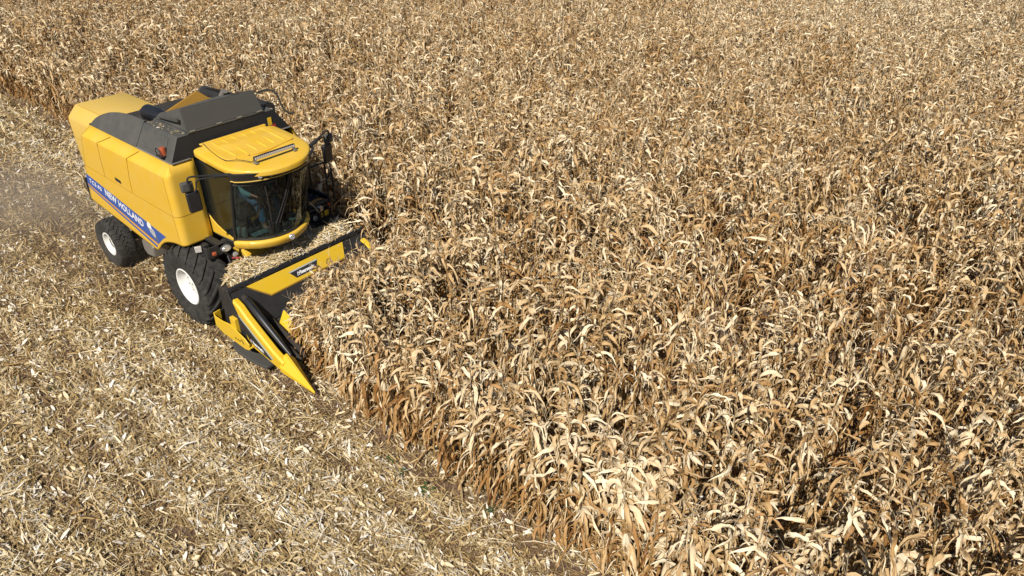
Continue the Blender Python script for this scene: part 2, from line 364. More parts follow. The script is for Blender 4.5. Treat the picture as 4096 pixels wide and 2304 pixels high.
# lettering, right and left side
for sgn, pan in ((-1, SP[0]), (1, SP[1])):
    y2 = sgn*(PY+0.0045)
    if sgn < 0:
        letter_part("NEW HOLLAND", 0.155, 1.42, (-2.78, y2, 1.765), (1.43, 0, -0.262), (0.22, 0, 1), "lettering", WHT, pan, offset=0.0035, spacing=1.05)
        letter_part("TC5.90", 0.095, 0.50, (-3.42, y2, 1.865), (0.5, 0, -0.07), (0.4, 0, 1), "lettering", WHT, pan, offset=0.0012, spacing=1.1)
    else:
        letter_part("NEW HOLLAND", 0.165, 1.43, (-1.345, y2, 1.50), (-1.43, 0, 0.265), (0.03, 0, 1), "lettering", WHT, pan, offset=0.0035, spacing=1.05)
        letter_part("TC5.90", 0.095, 0.50, (-2.91, y2, 1.80), (-0.5, 0, 0.065), (-0.12, 0, 1), "lettering", WHT, pan, offset=0.0012, spacing=1.1)
# mudflap behind the panel
for s in (-1, 1):
    mb = MB(); mb.box((-3.68, s*1.26, 1.62), (0.03, 0.2, 0.5)); build(mb, "mud_flap", RUB, CB, bevel=0.005)

# -- straw hood at the rear
def hood_ring(x, zb, zt=2.87, dx=0.0):
    r = [(-0.75, zb), (-0.765, zb+0.5), (-0.765, 2.60), (-0.745, 2.66), (-0.56, zt-0.02), (-0.52, zt)]
    return [(x + dx*(zt-z), y, z) for y, z in r] + [(x + dx*(zt-z), -y, z) for y, z in reversed(r)]
mb = MB(); mb.loft([hood_ring(-5.27, 1.55, 2.86), hood_ring(-5.255, 1.54, 2.87), hood_ring(-3.3, 1.2, 2.87)])
H = build(mb, "straw_hood", YEL2, CB, bevel=0.012)
mb = MB(); mb.tube([(-5.15, -0.535, 2.869), (-3.3, -0.535, 2.869)], 0.004, 4); mb.tube([(-5.25, -0.767, 2.2), (-3.5, -0.767, 2.2)], 0.004, 4)
build(mb, "panel_seam", SEAM, H)
mb = MB(); mb.box((-3.6, -0.765, 2.62), (0.16, 0.012, 0.12)); build(mb, "handle", BLK, H, bevel=0.005)

# -- engine bay and covers
mb = MB(); mb.box((-2.2, 0, 3.0), (2.1, 2.2, 0.12)); mb.box((-1.75, 0.35, 3.15), (0.9, 0.7, 0.3)); mb.box((-2.6, 0.2, 3.1), (0.5, 0.9, 0.22))
build(mb, "engine_deck", DRK, CB, bevel=0.02)
def tankpt(x, z, off=0.0):
    return (x, -(1.2-0.64*(z-3.13)+off), z)
for mir in (False, True):
    top = smoothcurve([(-2.9, 3.15), (-2.82, 3.24), (-2.66, 3.325), (-2.4, 3.415), (-2.1, 3.475), (-1.8, 3.51), (-1.5, 3.525), (-1.13, 3.53)], 4)
    pts = [(-1.13, 3.13), (-2.9, 3.13)] + [tuple(p) for p in top]
    mb = MB(); mb.plate([tankpt(x, z, 0.004) for x, z in pts], (0, 0.035, 0.02)); build(mb, "engine_cover", GRY, CB, bevel=0.006, mirror=mir)
mb = MB()
P0 = Vector((-2.08, -0.42, 3.36))
mb.tube([P0, P0+Vector((0.02, 0, 0.0)), P0+Vector((0.45, 0.0, 0.02)), P0+Vector((0.62, 0, 0.0))], [0.13, 0.155, 0.15, 0.11], 24)
A = build(mb, "air_cleaner", BLKG, CB)
mb = MB(); mb.tube([(-1.55, -0.55, 3.3), (-1.4, -0.75, 3.36), (-1.2, -0.8, 3.3)], 0.06, 12); mb.tube([(-1.95, -0.6, 3.22), (-1.75, -0.8, 3.3), (-1.45, -0.85, 3.32)], 0.05, 10)
for k in range(7): mb.tube([(-1.85+0.05*k, -0.72-0.01*k, 3.16), (-1.8+0.05*k, -0.66, 3.3)], 0.02, 6)
build_each(mb, "engine_hose", BLK, CB)
mb = MB(); mb.box((-1.5, -0.1, 3.25), (0.6, 0.5, 0.3)); build(mb, "engine_block", DRK, CB, bevel=0.02)

# -- grain tank
mb = MB()
tb = [(-1.13, 3.13, 1.2), (0.09, 3.13, 1.2)]
def tank_ring(z, hy, x0, x1): return [(x0, -hy, z), (x1, -hy, z), (x1, hy, z), (x0, hy, z)]
mb.loft([tank_ring(3.12, 1.2, -1.13, 0.09), tank_ring(3.52, 0.95, -1.12, 0.0)], cap0=True, cap1=True)
TK = build(mb, "grain_tank", GRY, CB, bevel=0.012)
mb = MB(); mb.add([(0.094, -1.185, 3.14), (0.094, 1.185, 3.14), (0.008, 0.945, 3.512), (0.008, -0.945, 3.512)], [(0, 1, 2, 3)])  # darker skin over the tank front, standing in for its shade
build(mb, "tank_front_shade_sheet", TKF, TK, smooth=0)
mb = MB()     # raised panels on the sloping side
for s in (-1, 1):
    q = [tankpt(-0.95, 3.2), tankpt(-0.15, 3.2), tankpt(-0.22, 3.46), tankpt(-0.9, 3.46)]
    mb.plate([(x, -s*y, z) for x, y, z in q], (0, -0.008*(-s), 0.005))
build_each(mb, "raised_panel", GRY, TK, bevel=0.004)
mb = MB()
for s in (-1, 1):
    mb.box((-0.56, s*0.76, 3.535), (1.08, 0.035, 0.03))
mb.box((0.0, 0, 3.535), (0.035, 1.50, 0.03)); mb.box((-1.1, 0, 3.535), (0.03, 1.50, 0.03))
build(mb, "tank_rim", GRY, TK, bevel=0.005)
for s in (-1, 1):
    mb = MB(); mb.tube([(-1.12, s*1.195, 3.137), (0.09, s*1.195, 3.137)], 0.013, 6); mb.tube([(0.1, s*1.19, 3.137), (0.1, s*0.85, 3.137)], 0.013, 6)
    build_each(mb, "dusty_seal", STEEL, TK)
mb = MB(); mb.plate([(0.0, -0.745, 3.555), (0.0, 0.745, 3.555), (-0.15, 0.71, 3.90), (-0.15, -0.71, 3.90)], (-0.028, 0, -0.008)); build(mb, "tank_flap", GRY2, TK, bevel=0.004)
mb = MB()
for y in (-0.66, -0.15, 0.25, 0.66): mb.tube([(0.012, y-0.05, 3.553), (0.012, y+0.05, 3.553)], 0.013, 8)
build_each(mb, "flap_hinge", STEEL, TK)
for s in (-1, 1):
    mb = MB(); mb.plate([(-0.03, s*0.74, 3.55), (-1.1, s*0.74, 3.55), (-1.06, s*0.66, 3.63), (-0.17, s*0.69, 3.90)], (0, -s*0.025, 0.006)); f = build(mb, "tank_flap", GRY, TK, bevel=0.004)
    mb = MB(); mb.plate([(-0.2, s*0.752, 3.68), (-0.95, s*0.745, 3.6), (-0.95, s*0.745, 3.62), (-0.2, s*0.745, 3.75)], (0, s*0.03, 0.01)); build(mb, "flap_strap", GRY2, f, bevel=0.003)
mb = MB(); mb.plate([(-1.1, -0.7, 3.55), (-1.11, -0.47, 3.62), (-1.2, 0.19, 3.80), (-1.16, 0.36, 3.64), (-1.1, 0.66, 3.55)], (-0.028, 0, 0)); build(mb, "tank_flap", BRN, TK, bevel=0.004, label="ochre inner face of the rear grain tank flap")
mb = MB(); mb.plate([(-0.17, -0.69, 3.895), (-0.17, 0.3, 3.895), (-0.6, 0.25, 3.80), (-0.9, -0.6, 3.66)], (0, 0, 0.012)); build(mb, "tank_canvas", GRY, TK)
# beacon
mb = MB(); mb.box((-0.2, -1.17, 3.215), (0.17, 0.16, 0.012)); B = build(mb, "beacon", BLK, CB, bevel=0.003)
mb = MB(); c = (-0.2, -1.15, 3.22)
mb.loft([[(c[0]+r*cos(2*pi*i/14), c[1]+r*sin(2*pi*i/14), c[2]+z) for i in range(14)] for r, z in ((0.058, 0), (0.06, 0.03), (0.055, 0.1), (0.048, 0.13), (0.03, 0.14))])
build(mb, "beacon_lens", AMB, B)
mb = MB(); mb.tube([(-0.27, -1.23, 3.22), (-0.275, -1.235, 3.32), (-0.23, -1.235, 3.36), (-0.16, -1.225, 3.33), (-0.13, -1.22, 3.22)], 0.008, 6); build(mb, "beacon_guard", BLK, B)
# stickers on tank front
mb = MB(); mb.box((0.062, 0.80, 3.33), (0.006, 0.08, 0.16)); build_each(mb, "warning_sticker", STK, TK)
mb = MB(); mb.box((0.077, 0.86, 3.24), (0.006, 0.08, 0.06)); build_each(mb, "warning_sticker", STR, TK)
# handrail on tank left, unloading auger
mb = MB(); mb.tube(smoothcurve([(-0.1, 0.75, 3.85), (-0.05, 0.95, 3.87), (0.05, 1.05, 3.78), (0.12, 1.08, 3.55), (0.2, 1.16, 3.42), (0.22, 1.25, 3.44)], 4), 0.018, 7); build(mb, "tank_handrail", BLK, CB)
mb = MB(); mb.tube([(-2.66, 1.08, 3.25), (-2.64, 1.08, 3.25), (-2.2, 1.08, 3.28), (-0.35, 1.08, 3.40)], [0.11, 0.14, 0.14, 0.14], 18); U = build(mb, "unloading_auger", BLK, CB)
mb = MB(); mb.tube([(-2.64, 1.08, 3.26), (-2.80, 1.10, 3.17)], [0.15, 0.12], 16); build(mb, "auger_spout", GRY, U)
mb = MB(); mb.tube([(-1.5, 0.75, 3.4), (-1.35, 0.8, 3.62)], 0.06, 12); build(mb, "exhaust_pipe", STEEL, CB)
# front bulkhead behind the cab
mb = MB(); mb.box((-0.02, 0, 2.25), (0.05, 1.72, 1.7)); build(mb, "bulkhead", DRK, CB)

# -- cab
CABF = 1.70
halfb = [(0.79, 0.735), (0.86, 0.70), (0.99, 0.60), (1.15, 0.43), (1.26, 0.2), (1.29, 0.0)]
halft = [(1.17, 0.76), (1.24, 0.71), (1.35, 0.60), (1.46, 0.42), (1.53, 0.2), (1.55, 0.0)]
def fullcurve(h, n=5):
    a = smoothcurve(h, n); r = [(p[0], -p[1]) for p in a]; l = [(p[0], p[1]) for p in reversed(a[:-1])]; return r+l
CBOT, CTOP = fullcurve(halfb), fullcurve(halft)
ZB, ZT = 1.76, 3.06
def wsring(t, k=0.0):
    out = []
    for (x0, y0), (x1, y1) in zip(CBOT, CTOP):
        x = x0+(x1-x0)*t; y = y0+(y1-y0)*t; out.append((x+k*(0.9 if x > 1 else 0.3), y*(1+k*0.8), ZB+(ZT-ZB)*t))
    return out
CABP = None
mb = MB()     # floor and rear wall make the cab body
fl = [(0.02, -0.75)] + [(x, y) for x, y in CBOT] + [(0.02, 0.75)]
mb.plate([(x, y, 1.66) for x, y in fl], (0, 0, 0.07)); mb.box((0.03, 0, 2.4), (0.05, 1.50, 1.4))
CABP = build(mb, "cab", CABIN, CB)
mb = MB(); mb.loft([wsring(t) for t in np.linspace(0, 1, 6)], closed=False, cap0=False, cap1=False); WS = build(mb, "windshield", GLASS, CABP, smooth=60)
arc = [(0.03, 2.12), (0.08, 2.04), (0.17, 1.965), (0.30, 1.90), (0.46, 1.85), (0.64, 1.81), (0.80, 1.775)]
for s in (-1, 1):
    up = [(1.155, 3.05), (0.07, 3.08)]
    mb = MB(); mb.add([(x, s*(0.752), z) for x, z in arc+up], [tuple(range(len(arc)+2))]); build(mb, "side_window", GLASS, CABP, smooth=0)
    mb = MB(); q = arc+[(0.80, 1.735), (0.40, 1.70), (0.02, 1.69)]; mb.plate([(x, s*0.742, z) for x, z in q], (0, s*0.022, 0)); build(mb, "lower_panel", YEL, CABP, bevel=0.006)
    mb = MB(); mb.box((0.035, s*0.762, 2.38), (0.07, 0.05, 1.42)); build(mb, "rear_post", BLK, CABP, bevel=0.008)
    mb = MB(); mb.tube([(0.79, s*0.748, 1.70), (0.98, s*0.755, 2.4), (1.165, s*0.765, 3.08)], 0.028, 8); build(mb, "pillar", BLKG, CABP)
mb = MB(); mb.tube([(x, y, z+0.01) for x, y, z in wsring(0.0, 0.005)], 0.018, 6); mb.tube([(x, y, z) for x, y, z in wsring(1.0, 0.0)], 0.02, 6); build_each(mb, "windshield_gasket", BLK, WS)
# bumper lip under the windshield
mb = MB(); rings = []
for k, z in ((-0.01, 1.745), (0.045, 1.755), (0.072, 1.735), (0.076, 1.70), (0.045, 1.615), (0.025, 1.595), (-0.06, 1.60)):
    rings.append([(x+k*(1 if x > 0.95 else 0.6), y*(1+k*1.15), z-0.05*max(0, (0.9-x))) for x, y in CBOT])
mb.loft(rings, closed=False, cap0=False, cap1=False); BMP = build(mb, "cab_bumper", YEL, CABP, smooth=50)
mb = MB(); mb.disc((1.37, 0.03, 1.70), (1, 0, 0.25), 0.055, 0.03); build(mb, "bumper_lamp", LAMP, BMP)
# band with work lights under the roof
mb = MB(); rings = []
def band(k, z): return [(x+k*(1 if x > 1.2 else 0.4), y*(1+k*0.7), z) for x, y in CTOP]
mb.loft([band(0.0, 3.01), band(0.085, 3.02), band(0.135, 3.16), band(0.10, 3.17)], closed=False, cap0=False, cap1=False); BND = build(mb, "visor_band", BLK, CABP, smooth=50)
mb = MB(); mb.tube(band(0.088, 3.015), 0.009, 5); build(mb, "visor_trim", YEL2, BND)
for yy in (-0.43, -0.27, -0.08, 0.43, 0.60):
    xx = float(np.interp(abs(yy), [0, 0.2, 0.42, 0.6, 0.71], [1.55, 1.53, 1.46, 1.35, 1.24])) + 0.112
    nn = Vector((1, yy*0.55, 0.1)).normalized()
    mb = MB(); mb.disc((xx-0.01, yy*1.07, 3.095), nn, 0.040, 0.025, 16); build(mb, "work_light", LAMP, BND)
# roof
halfr = [(0.10, 0.70), (0.13, 0.78), (0.25, 0.815), (0.6, 0.825), (0.95, 0.82), (1.2, 0.78), (1.42, 0.66), (1.6, 0.46), (1.7, 0.24), (1.73, 0.0)]
RO = fullcurve(halfr, 4)
def rz(x): return 3.30 - 0.06*x
def roof_ring(k, dz, zc=None):
    return [(0.75+(x-0.75)*k, y*k, rz(x)+dz) for x, y in RO]
mb = MB(); mb.loft([roof_ring(0.93, -0.115), roof_ring(0.982, -0.115), roof_ring(0.998, -0.10), roof_ring(1.0, -0.045), roof_ring(0.995, -0.022), roof_ring(0.982, -0.010), roof_ring(0.96, -0.003), roof_ring(0.88, 0.012), roof_ring(0.6, 0.034), roof_ring(0.3, 0.042)])
RF = build(mb, "roof", YEL, CABP, smooth=40)
mb = MB()
def rtop(x): return rz(x)+0.030
q = [(0.13, -0.62), (0.95, -0.66), (0.98, -0.62), (1.08, 0.0), (0.98, 0.62), (0.95, 0.66), (0.13, 0.62)]
mb.plate([(x, y, rtop(x)-0.03) for x, y in q], (0, 0, 0.040)); RP = build(mb, "roof_hatch", YEL, RF, bevel=0.008)
mb = MB()
for y in np.linspace(-0.46, 0.5, 6):
    xe = 0.93 if abs(y) > 0.3 else 0.98
    mb.tube([(0.18, y, rtop(0.18)+0.004), (0.22, y, rtop(0.22)+0.012), (xe-0.04, y, rtop(xe)+0.012), (xe, y, rtop(xe)+0.004)], [0.010, 0.017, 0.017, 0.010], 8)
build_each(mb, "roof_rib", YEL, RP)
mb = MB(); mb.box((0.14, 0, rtop(0.13)+0.012), (0.06, 1.3, 0.025)); build(mb, "roof_edge", YEL, RP, bevel=0.01)
mb = MB()
for y in (-0.5, -0.28, -0.05, 0.2, 0.46):
    mb.disc((0.99 if abs(y) > 0.3 else 1.03, y, rtop(1.02)-0.002), (0.06, 0, 1), 0.014, 0.008, 8)
build_each(mb, "roof_bolt", DRK, RP)
mb = MB(); mb.tube(smoothcurve([(0.16, -0.60, 3.35), (0.5, -0.66, 3.315), (0.95, -0.69, 3.285), (1.1, -0.55, 3.285), (1.22, -0.48, 3.28), (1.33, -0.42, 3.27), (1.36, -0.40, 3.31)], 4), 0.006, 5); build(mb, "light_cable", DRK, RF)
# LED bar
lx, lz = 1.36, 3.325
mb = MB(); mb.box((lx, 0, lz), (0.045, 0.80, 0.058)); LB = build(mb, "light_bar", BLKG, RF, bevel=0.006)
mb = MB()
for i in range(20): mb.box((lx+0.023, -0.375+0.0395*i, lz-0.003), (0.012, 0.033, 0.044))
build_each(mb, "led_cell", LED, LB, bevel=0.004)
mb = MB()
for s in (-1, 1): mb.box((lx, s*0.38, lz-0.05), (0.05, 0.03, 0.06)); mb.box((lx+0.01, s*0.38, lz-0.08), (0.09, 0.06, 0.012))
build_each(mb, "bracket", STEEL, LB)
# windshield rail and wipers
mb = MB()
rail = wsring(0.90, 0.045)
mb.tube(rail[2:22], 0.018, 7)
for k in (3, 21): mb.tube([rail[k], wsring(0.97, 0.0)[k]], 0.012, 6)
build(mb, "windshield_rail", BLK, CABP)
mb = MB(); mb.tube(rail[30:-2], 0.018, 7)
for k in (30, -4): mb.tube([rail[k], wsring(0.97, 0.0)[k]], 0.012, 6)
build(mb, "windshield_rail", BLK, CABP)
def wspt(yfrac, t, k=0.02):   # yfrac -1..1 along the glass
    R = wsring(t, k); i = (yfrac+1)/2*(len(R)-1); a = int(i); a = min(a, len(R)-2); f = i-a
    return Vector(R[a])*(1-f)+Vector(R[a+1])*f
mb = MB()
mb.tube([wspt(0.12, 0.93), wspt(-0.02, 0.6), wspt(-0.2, 0.22)], 0.013, 6); mb.tube([wspt(0.17, 0.93), wspt(0.04, 0.6), wspt(-0.15, 0.22)], 0.012, 6)
mb.tube([wspt(-0.33, 0.86), wspt(-0.28, 0.5), wspt(-0.25, 0.06)], 0.016, 6); mb.tube([wspt(-0.3, 0.3, 0.03), wspt(-0.27, 0.08, 0.03)], 0.016, 6)
build(mb, "wiper", BLK, WS)
# seat, wheel, console
mb = MB(); mb.box((0.38, 0, 2.13), (0.5, 0.5, 0.14)); mb.box((0.16, 0, 2.5), (0.14, 0.48, 0.7), Matrix.Rotation(-0.12, 3, 'Y')); mb.box((0.36, 0, 1.9), (0.3, 0.34, 0.35))
SEAT = build(mb, "seat", UPH, CABP, bevel=0.04, seg=3)
mb = MB(); mb.box((0.42, -0.42, 2.2), (0.62, 0.2, 0.34)); mb.box((0.5, -0.42, 2.4), (0.12, 0.06, 0.2)); build(mb, "control_console", CABIN, CABP, bevel=0.03)
mb = MB(); mb.tube([(1.02, 0, 1.72), (0.93, 0, 2.05), (0.86, 0, 2.3)], [0.07, 0.05, 0.04], 10)
SCOL = build(mb, "steering_column", BLK, CABP)
SWC = Vector((0.84, 0, 2.34)); swn = Vector((-0.32, 0, 0.95)).normalized(); sw1 = Vector((0, 1, 0)); sw2 = swn.cross(sw1)
mb = MB(); mb.tube([SWC+sw1*(0.2*cos(a))+sw2*(0.2*sin(a)) for a in np.linspace(0, 2*pi, 25)], 0.014, 7)
for a in (0.5, 2.6, 4.7): mb.tube([SWC, SWC+sw1*(0.2*cos(a))+sw2*(0.2*sin(a))], 0.011, 6)
build(mb, "steering_wheel", BLK, SCOL)
mb = MB(); mb.box((0.95, -0.28, 1.78), (0.14, 0.4, 0.04)); mb.box((0.9, 0.42, 1.80), (0.22, 0.22, 0.05)); build_each(mb, "floor_mat", SCR, CABP, bevel=0.01)
mb = MB(); mb.box((0.86, -0.58, 1.86), (0.1, 0.08, 0.2)); mb.box((0.74, -0.6, 1.85), (0.08, 0.08, 0.16)); build_each(mb, "storage_bottle", SCR, CABP, bevel=0.02)
mb = MB(); mb.box((1.22, 0.36, 2.72), (0.05, 0.16, 0.08)); mb.tube([(1.22, 0.36, 2.72), (1.4, 0.32, 2.98)], 0.012, 6); build(mb, "monitor", BLK, CABP, bevel=0.01)

# mirrors
for s in (-1, 1):
    mb = MB(); mb.tube([(1.18, s*0.80, 3.12), (1.12, s*1.02, 3.16)], 0.035, 8)
    mb.tube(smoothcurve([(1.12, s*1.0, 3.17), (1.04, s*1.25, 3.21), (1.0, s*1.37, 3.22), (0.98, s*1.40, 3.16), (0.97, s*1.39, 3.0)], 4), 0.016, 7)
    mb.tube(smoothcurve([(1.12, s*1.0, 3.13), (1.04, s*1.2, 3.15), (1.01, s*1.27, 3.12), (0.99, s*1.29, 3.0), (0.98, s*1.33, 2.94)], 4), 0.014, 7)
    mb.tube([(1.08, s*1.13, 3.19), (1.07, s*1.13, 3.14)], 0.01, 6)
    AR = build(mb, "mirror_arm", BLK, CB)
    mb = MB(); R = Matrix.Rotation(s*0.15, 3, 'Z'); mb.box((0.93, s*1.41, 3.05), (0.09, 0.20, 0.17), R); build(mb, "mirror", GRY, AR, bevel=0.03, seg=3)
    mb = MB(); mb.box((0.93, s*1.35, 2.77), (0.08, 0.22, 0.36), R); build(mb, "mirror", BLKG, AR, bevel=0.03, seg=3)
    mb = MB(); mb.box((0.97, s*1.38, 3.06), (0.05, 0.05, 0.11)); build(mb, "mirror_clamp", BLK, AR, bevel=0.01)

# front light bar, right and left
mb = MB(); mb.plate([(0.55, -1.14, 1.66), (0.55, -0.62, 1.66), (0.55, -0.60, 1.50), (0.55, -1.0, 1.44), (0.55, -1.18, 1.44)], (-0.02, 0, 0))
mb.plate([(0.55, -1.16, 1.66), (0.42, -1.27, 1.68), (0.42, -1.27, 1.56), (0.55, -1.18, 1.44)], (-0.01, 0.015, 0)); mb.box((0.3, -0.9, 1.62), (0.5, 0.12, 0.06)); mb.box((0.25, -1.05, 1.5), (0.1, 0.1, 0.2))
L1 = build(mb, "lamp_bracket", BLK, CB, bevel=0.006)
mb = MB(); mb.box((0.46, -1.28, 1.67), (0.04, 0.11, 0.11), Matrix.Rotation(-0.5, 3, 'Z')); build(mb, "led_lamp", LED, L1, bevel=0.006)
mb = MB(); mb.disc((0.555, -0.83, 1.545), (1, 0, 0), 0.088, 0.05, 24, ry=0.058); build(mb, "headlight", LAMP, L1)
mb = MB(); mb.disc((0.552, -0.83, 1.545), (1, 0, 0), 0.105, 0.03, 24, ry=0.073); build(mb, "headlight_ring", GRY, L1)
mb = MB(); mb.box((0.575, -1.07, 1.53), (0.05, 0.075, 0.065)); build(mb, "indicator_lamp", AMB, L1, bevel=0.015, seg=3)
mb = MB(); mb.tube([(0.50, -0.70, 1.37), (0.60, -0.70, 1.37)], [0.04, 0.06], 16); l = build(mb, "lamp_housing", BLK, L1)
mb = MB(); mb.disc((0.60, -0.70, 1.37), (1, 0, 0), 0.055, 0.015, 18); build(mb, "round_lamp", LAMP, l)
mb = MB(); mb.plate([(0.55, 1.0, 1.60), (0.55, 1.2, 1.69), (0.55, 1.54, 1.67), (0.55, 1.54, 1.50), (0.55, 1.15, 1.44), (0.55, 1.0, 1.44)], (-0.02, 0, 0)); mb.box((0.3, 1.2, 1.5), (0.5, 0.5, 0.06))
L2 = build(mb, "lamp_bracket", GRY, CB, bevel=0.006)
mb = MB(); mb.disc((0.555, 1.23, 1.55), (1, 0, 0), 0.088, 0.05, 24, ry=0.062); build(mb, "headlight", LAMP, L2)
mb = MB(); mb.box((0.575, 1.46, 1.57), (0.05, 0.075, 0.075)); build(mb, "indicator_lamp", AMB, L2, bevel=0.015, seg=3)
mb = MB(); mb.disc((0.56, 1.10, 1.385), (1, 0, 0), 0.055, 0.03, 18); build(mb, "round_lamp", LAMP, L2)
mb = MB(); mb.box((0.555, 1.27, 1.385), (0.006, 0.06, 0.1)); mb.box((0.555, 1.39, 1.40), (0.006, 0.1, 0.11)); build_each(mb, "warning_sticker", STK, L2)
mb = MB(); mb.box((0.50, 1.3, 1.35), (0.08, 0.45, 0.16)); build(mb, "bracket_plate", DRK, L2)
# platform, rails and ladder on the left
mb = MB(); mb.box((0.0, 1.15, 1.60), (1.1, 0.72, 0.05)); PF = build(mb, "platform", BLK, CB, bevel=0.01)
mb = MB()
for i in range(14): mb.box((-0.48+0.075*i, 1.15, 1.635), (0.03, 0.68, 0.02))
mb.box((0.0, 1.51, 1.67), (1.1, 0.03, 0.1)); build(mb, "grating", GRID, PF)
mb = MB()
mb.tube(smoothcurve([(0.60, 0.98, 1.62), (0.62, 0.98, 2.35), (0.62, 1.04, 2.45), (0.63, 1.38, 2.47), (0.63, 1.45, 2.40), (0.60, 1.46, 1.62)], 5), 0.018, 7); mb.tube([(0.61, 0.98, 2.08), (0.62, 1.46, 2.10)], 0.013, 6); mb.tube([(0.62, 1.47, 2.12), (0.62, 1.6, 2.25)], 0.016, 6); mb.tube([(0.66, 1.56, 1.5), (0.62, 1.6, 2.3), (0.55, 1.58, 2.5)], 0.02, 7)
build(mb, "handrail", BLK, PF)
mb = MB()
mb.tube(smoothcurve([(-0.5, 1.48, 1.62), (-0.5, 1.48, 2.4), (-0.4, 1.48, 2.48), (0.0, 1.48, 2.48), (0.05, 1.48, 2.4), (0.05, 1.48, 1.62)], 4), 0.018, 7)
build(mb, "handrail", BLK, PF)
mb = MB()
for yy in (1.18, 1.56): mb.tube([(0.62, yy, 1.6), (0.70, yy, 1.1), (0.80, yy, 0.5)], 0.022, 6)
for z, x in ((1.3, 0.68), (1.0, 0.73), (0.7, 0.78)): mb.box((x, 1.37, z), (0.18, 0.38, 0.025))
build(mb, "ladder", BLK, CB)

# grey air tank between the wheels
mb = MB(); cx, cy, cz = -2.1, -1.12, 0.72
mb.loft([[(cx+dx*s_ , cy+yy, cz+dz*s_) for dx, dz in ((-0.22, 0.1), (-0.12, 0.2), (0.18, 0.2), (0.26, 0.08), (0.2, -0.16), (-0.1, -0.2), (-0.22, -0.1))] for s_, yy in ((0.9, -0.02), (1, 0.02), (1, 0.5))])
build(mb, "tool_box", STEEL, CB, bevel=0.01)
mb = MB(); mb.box((-1.9, -0.7, 1.0), (1.2, 0.1, 0.3)); build(mb, "frame_rail", DRK, CB)

# wheels
def make_wheel(cx, yo, R, W, rr, s, front):
    yc = yo + W/2                       # right-hand wheel: outer face at yo (negative), inner at yo+W
    c = (cx, yc, R)
    h = W/2
    prof = [(rr, -h*0.62), (rr+0.02, -h*0.78), (rr+(R-rr)*0.45, -h*0.98), (rr+(R-rr)*0.72, -h*0.98), (R*0.935, -h*0.86), (R*0.955, -h*0.6), (R*0.962, 0), (R*0.955, h*0.6), (R*0.935, h*0.86), (rr+(R-rr)*0.72, h*0.98), (rr+(R-rr)*0.45, h*0.98), (rr+0.02, h*0.78), (rr, h*0.62)]
    wh = MB(); wh.lathe([(0.10, -0.10), (0.13, 0.06), (0.12, 0.12)], c, 24)
    hub = build(wh, "wheel", DRK, CB, mirror=(s > 0))
    mb = MB(); mb.lathe(prof, c, 72)
    n = 20 if front else 26
    for i in range(n):
        for sd in (-1, 1):
            a0 = 2*pi*(i+(0.5 if sd > 0 else 0.0))/n
            sweep = (0.42 if front else 0.16); wl = (0.075 if front else 0.13)*0.8/1.0
            rings = []
            ts = np.linspace(-0.03 if front else 0.02, 1.0, 7)
            for t in ts:
                yy = sd*t*h*0.98
                rt = R*float(np.interp(abs(t), [0, 0.62, 0.9, 1.0], [1.0, 0.995, 0.965, 0.92])); rbm = R*float(np.interp(abs(t), [0, 0.62, 0.9, 1.0], [0.94, 0.93, 0.90, 0.85]))
                aa = a0 - sweep*t + (0.05*sin(t*9) if not front else 0)
                ww = wl*(0.9 if t < 0.5 else 1.05)
                ring = []
                for (r_, dw) in ((rbm, -ww*0.62), (rt, -ww*0.45), (rt, ww*0.45), (rbm, ww*0.62)):
                    an = aa + dw/R
                    ring.append((c[0]+r_*cos(an), c[1]+yy, c[2]+r_*sin(an)))
                rings.append(ring)
            mb.loft(rings)
    ty = build(mb, "tyre", RUB, hub, smooth=30, mirror=(s > 0), bevel=0.0)
    mb = MB()
    mb.lathe([(rr-0.005, h*0.6), (rr-0.03, h*0.3), (rr-0.05, -h*0.2), (rr-0.035, -h*0.45), (rr+0.0, -h*0.60), (rr+0.022, -h*0.80), (rr+0.005, -h*0.83), (rr-0.012, -h*0.80), (rr-0.03, -h*0.62), (rr-0.04, -h*0.48), (rr-0.055, -h*0.38), (rr*0.80, -h*0.30), (rr*0.62, -h*0.36), (rr*0.4, -h*0.42), (rr*0.36, -h*0.44), (0.02, -h*0.45)], c, 56)
    rm = build(mb, "rim", RIM, hub, smooth=40, mirror=(s > 0))
    mb = MB()
    for k in range(8 if front else 6):
        a = 2*pi*k/(8 if front else 6)+0.3; rb_ = rr*0.52
        mb.tube([(c[0]+rb_*cos(a), c[1]-h*0.36, c[2]+rb_*sin(a)), (c[0]+rb_*cos(a), c[1]-h*0.43, c[2]+rb_*sin(a))], 0.016, 6)
    build_each(mb, "wheel_nut", STEEL, rm, mirror=(s > 0))
for s in (-1, 1):
    make_wheel(0.0, -1.51, 0.79, 0.61, 0.342, s, True)
    make_wheel(-3.25, -1.48, 0.525, 0.40, 0.236, s, False)

# feeder house
mb = MB(); mb.loft([[(0.15, -0.5, 1.05), (0.15, 0.5, 1.05), (0.15, 0.5, 1.55), (0.15, -0.5, 1.55)], [(1.1, -0.55, 0.45), (1.1, 0.55, 0.45), (1.1, 0.55, 1.0), (1.1, -0.55, 1.0)]]); FH = build(mb, "feeder_house", YEL, CB, bevel=0.02)
mb = MB(); mb.tube(smoothcurve([(0.5, -0.8, 1.35), (0.7, -0.85, 1.2), (0.95, -0.8, 1.05)], 4), 0.02, 6); build(mb, "hydraulic_hose", BLK, CB)
mb = MB(); mb.tube(smoothcurve([(0.55, -0.75, 1.3), (0.7, -0.65, 1.3), (0.85, -0.62, 1.22)], 4), 0.018, 6); build(mb, "hydraulic_hose", RED, CB)

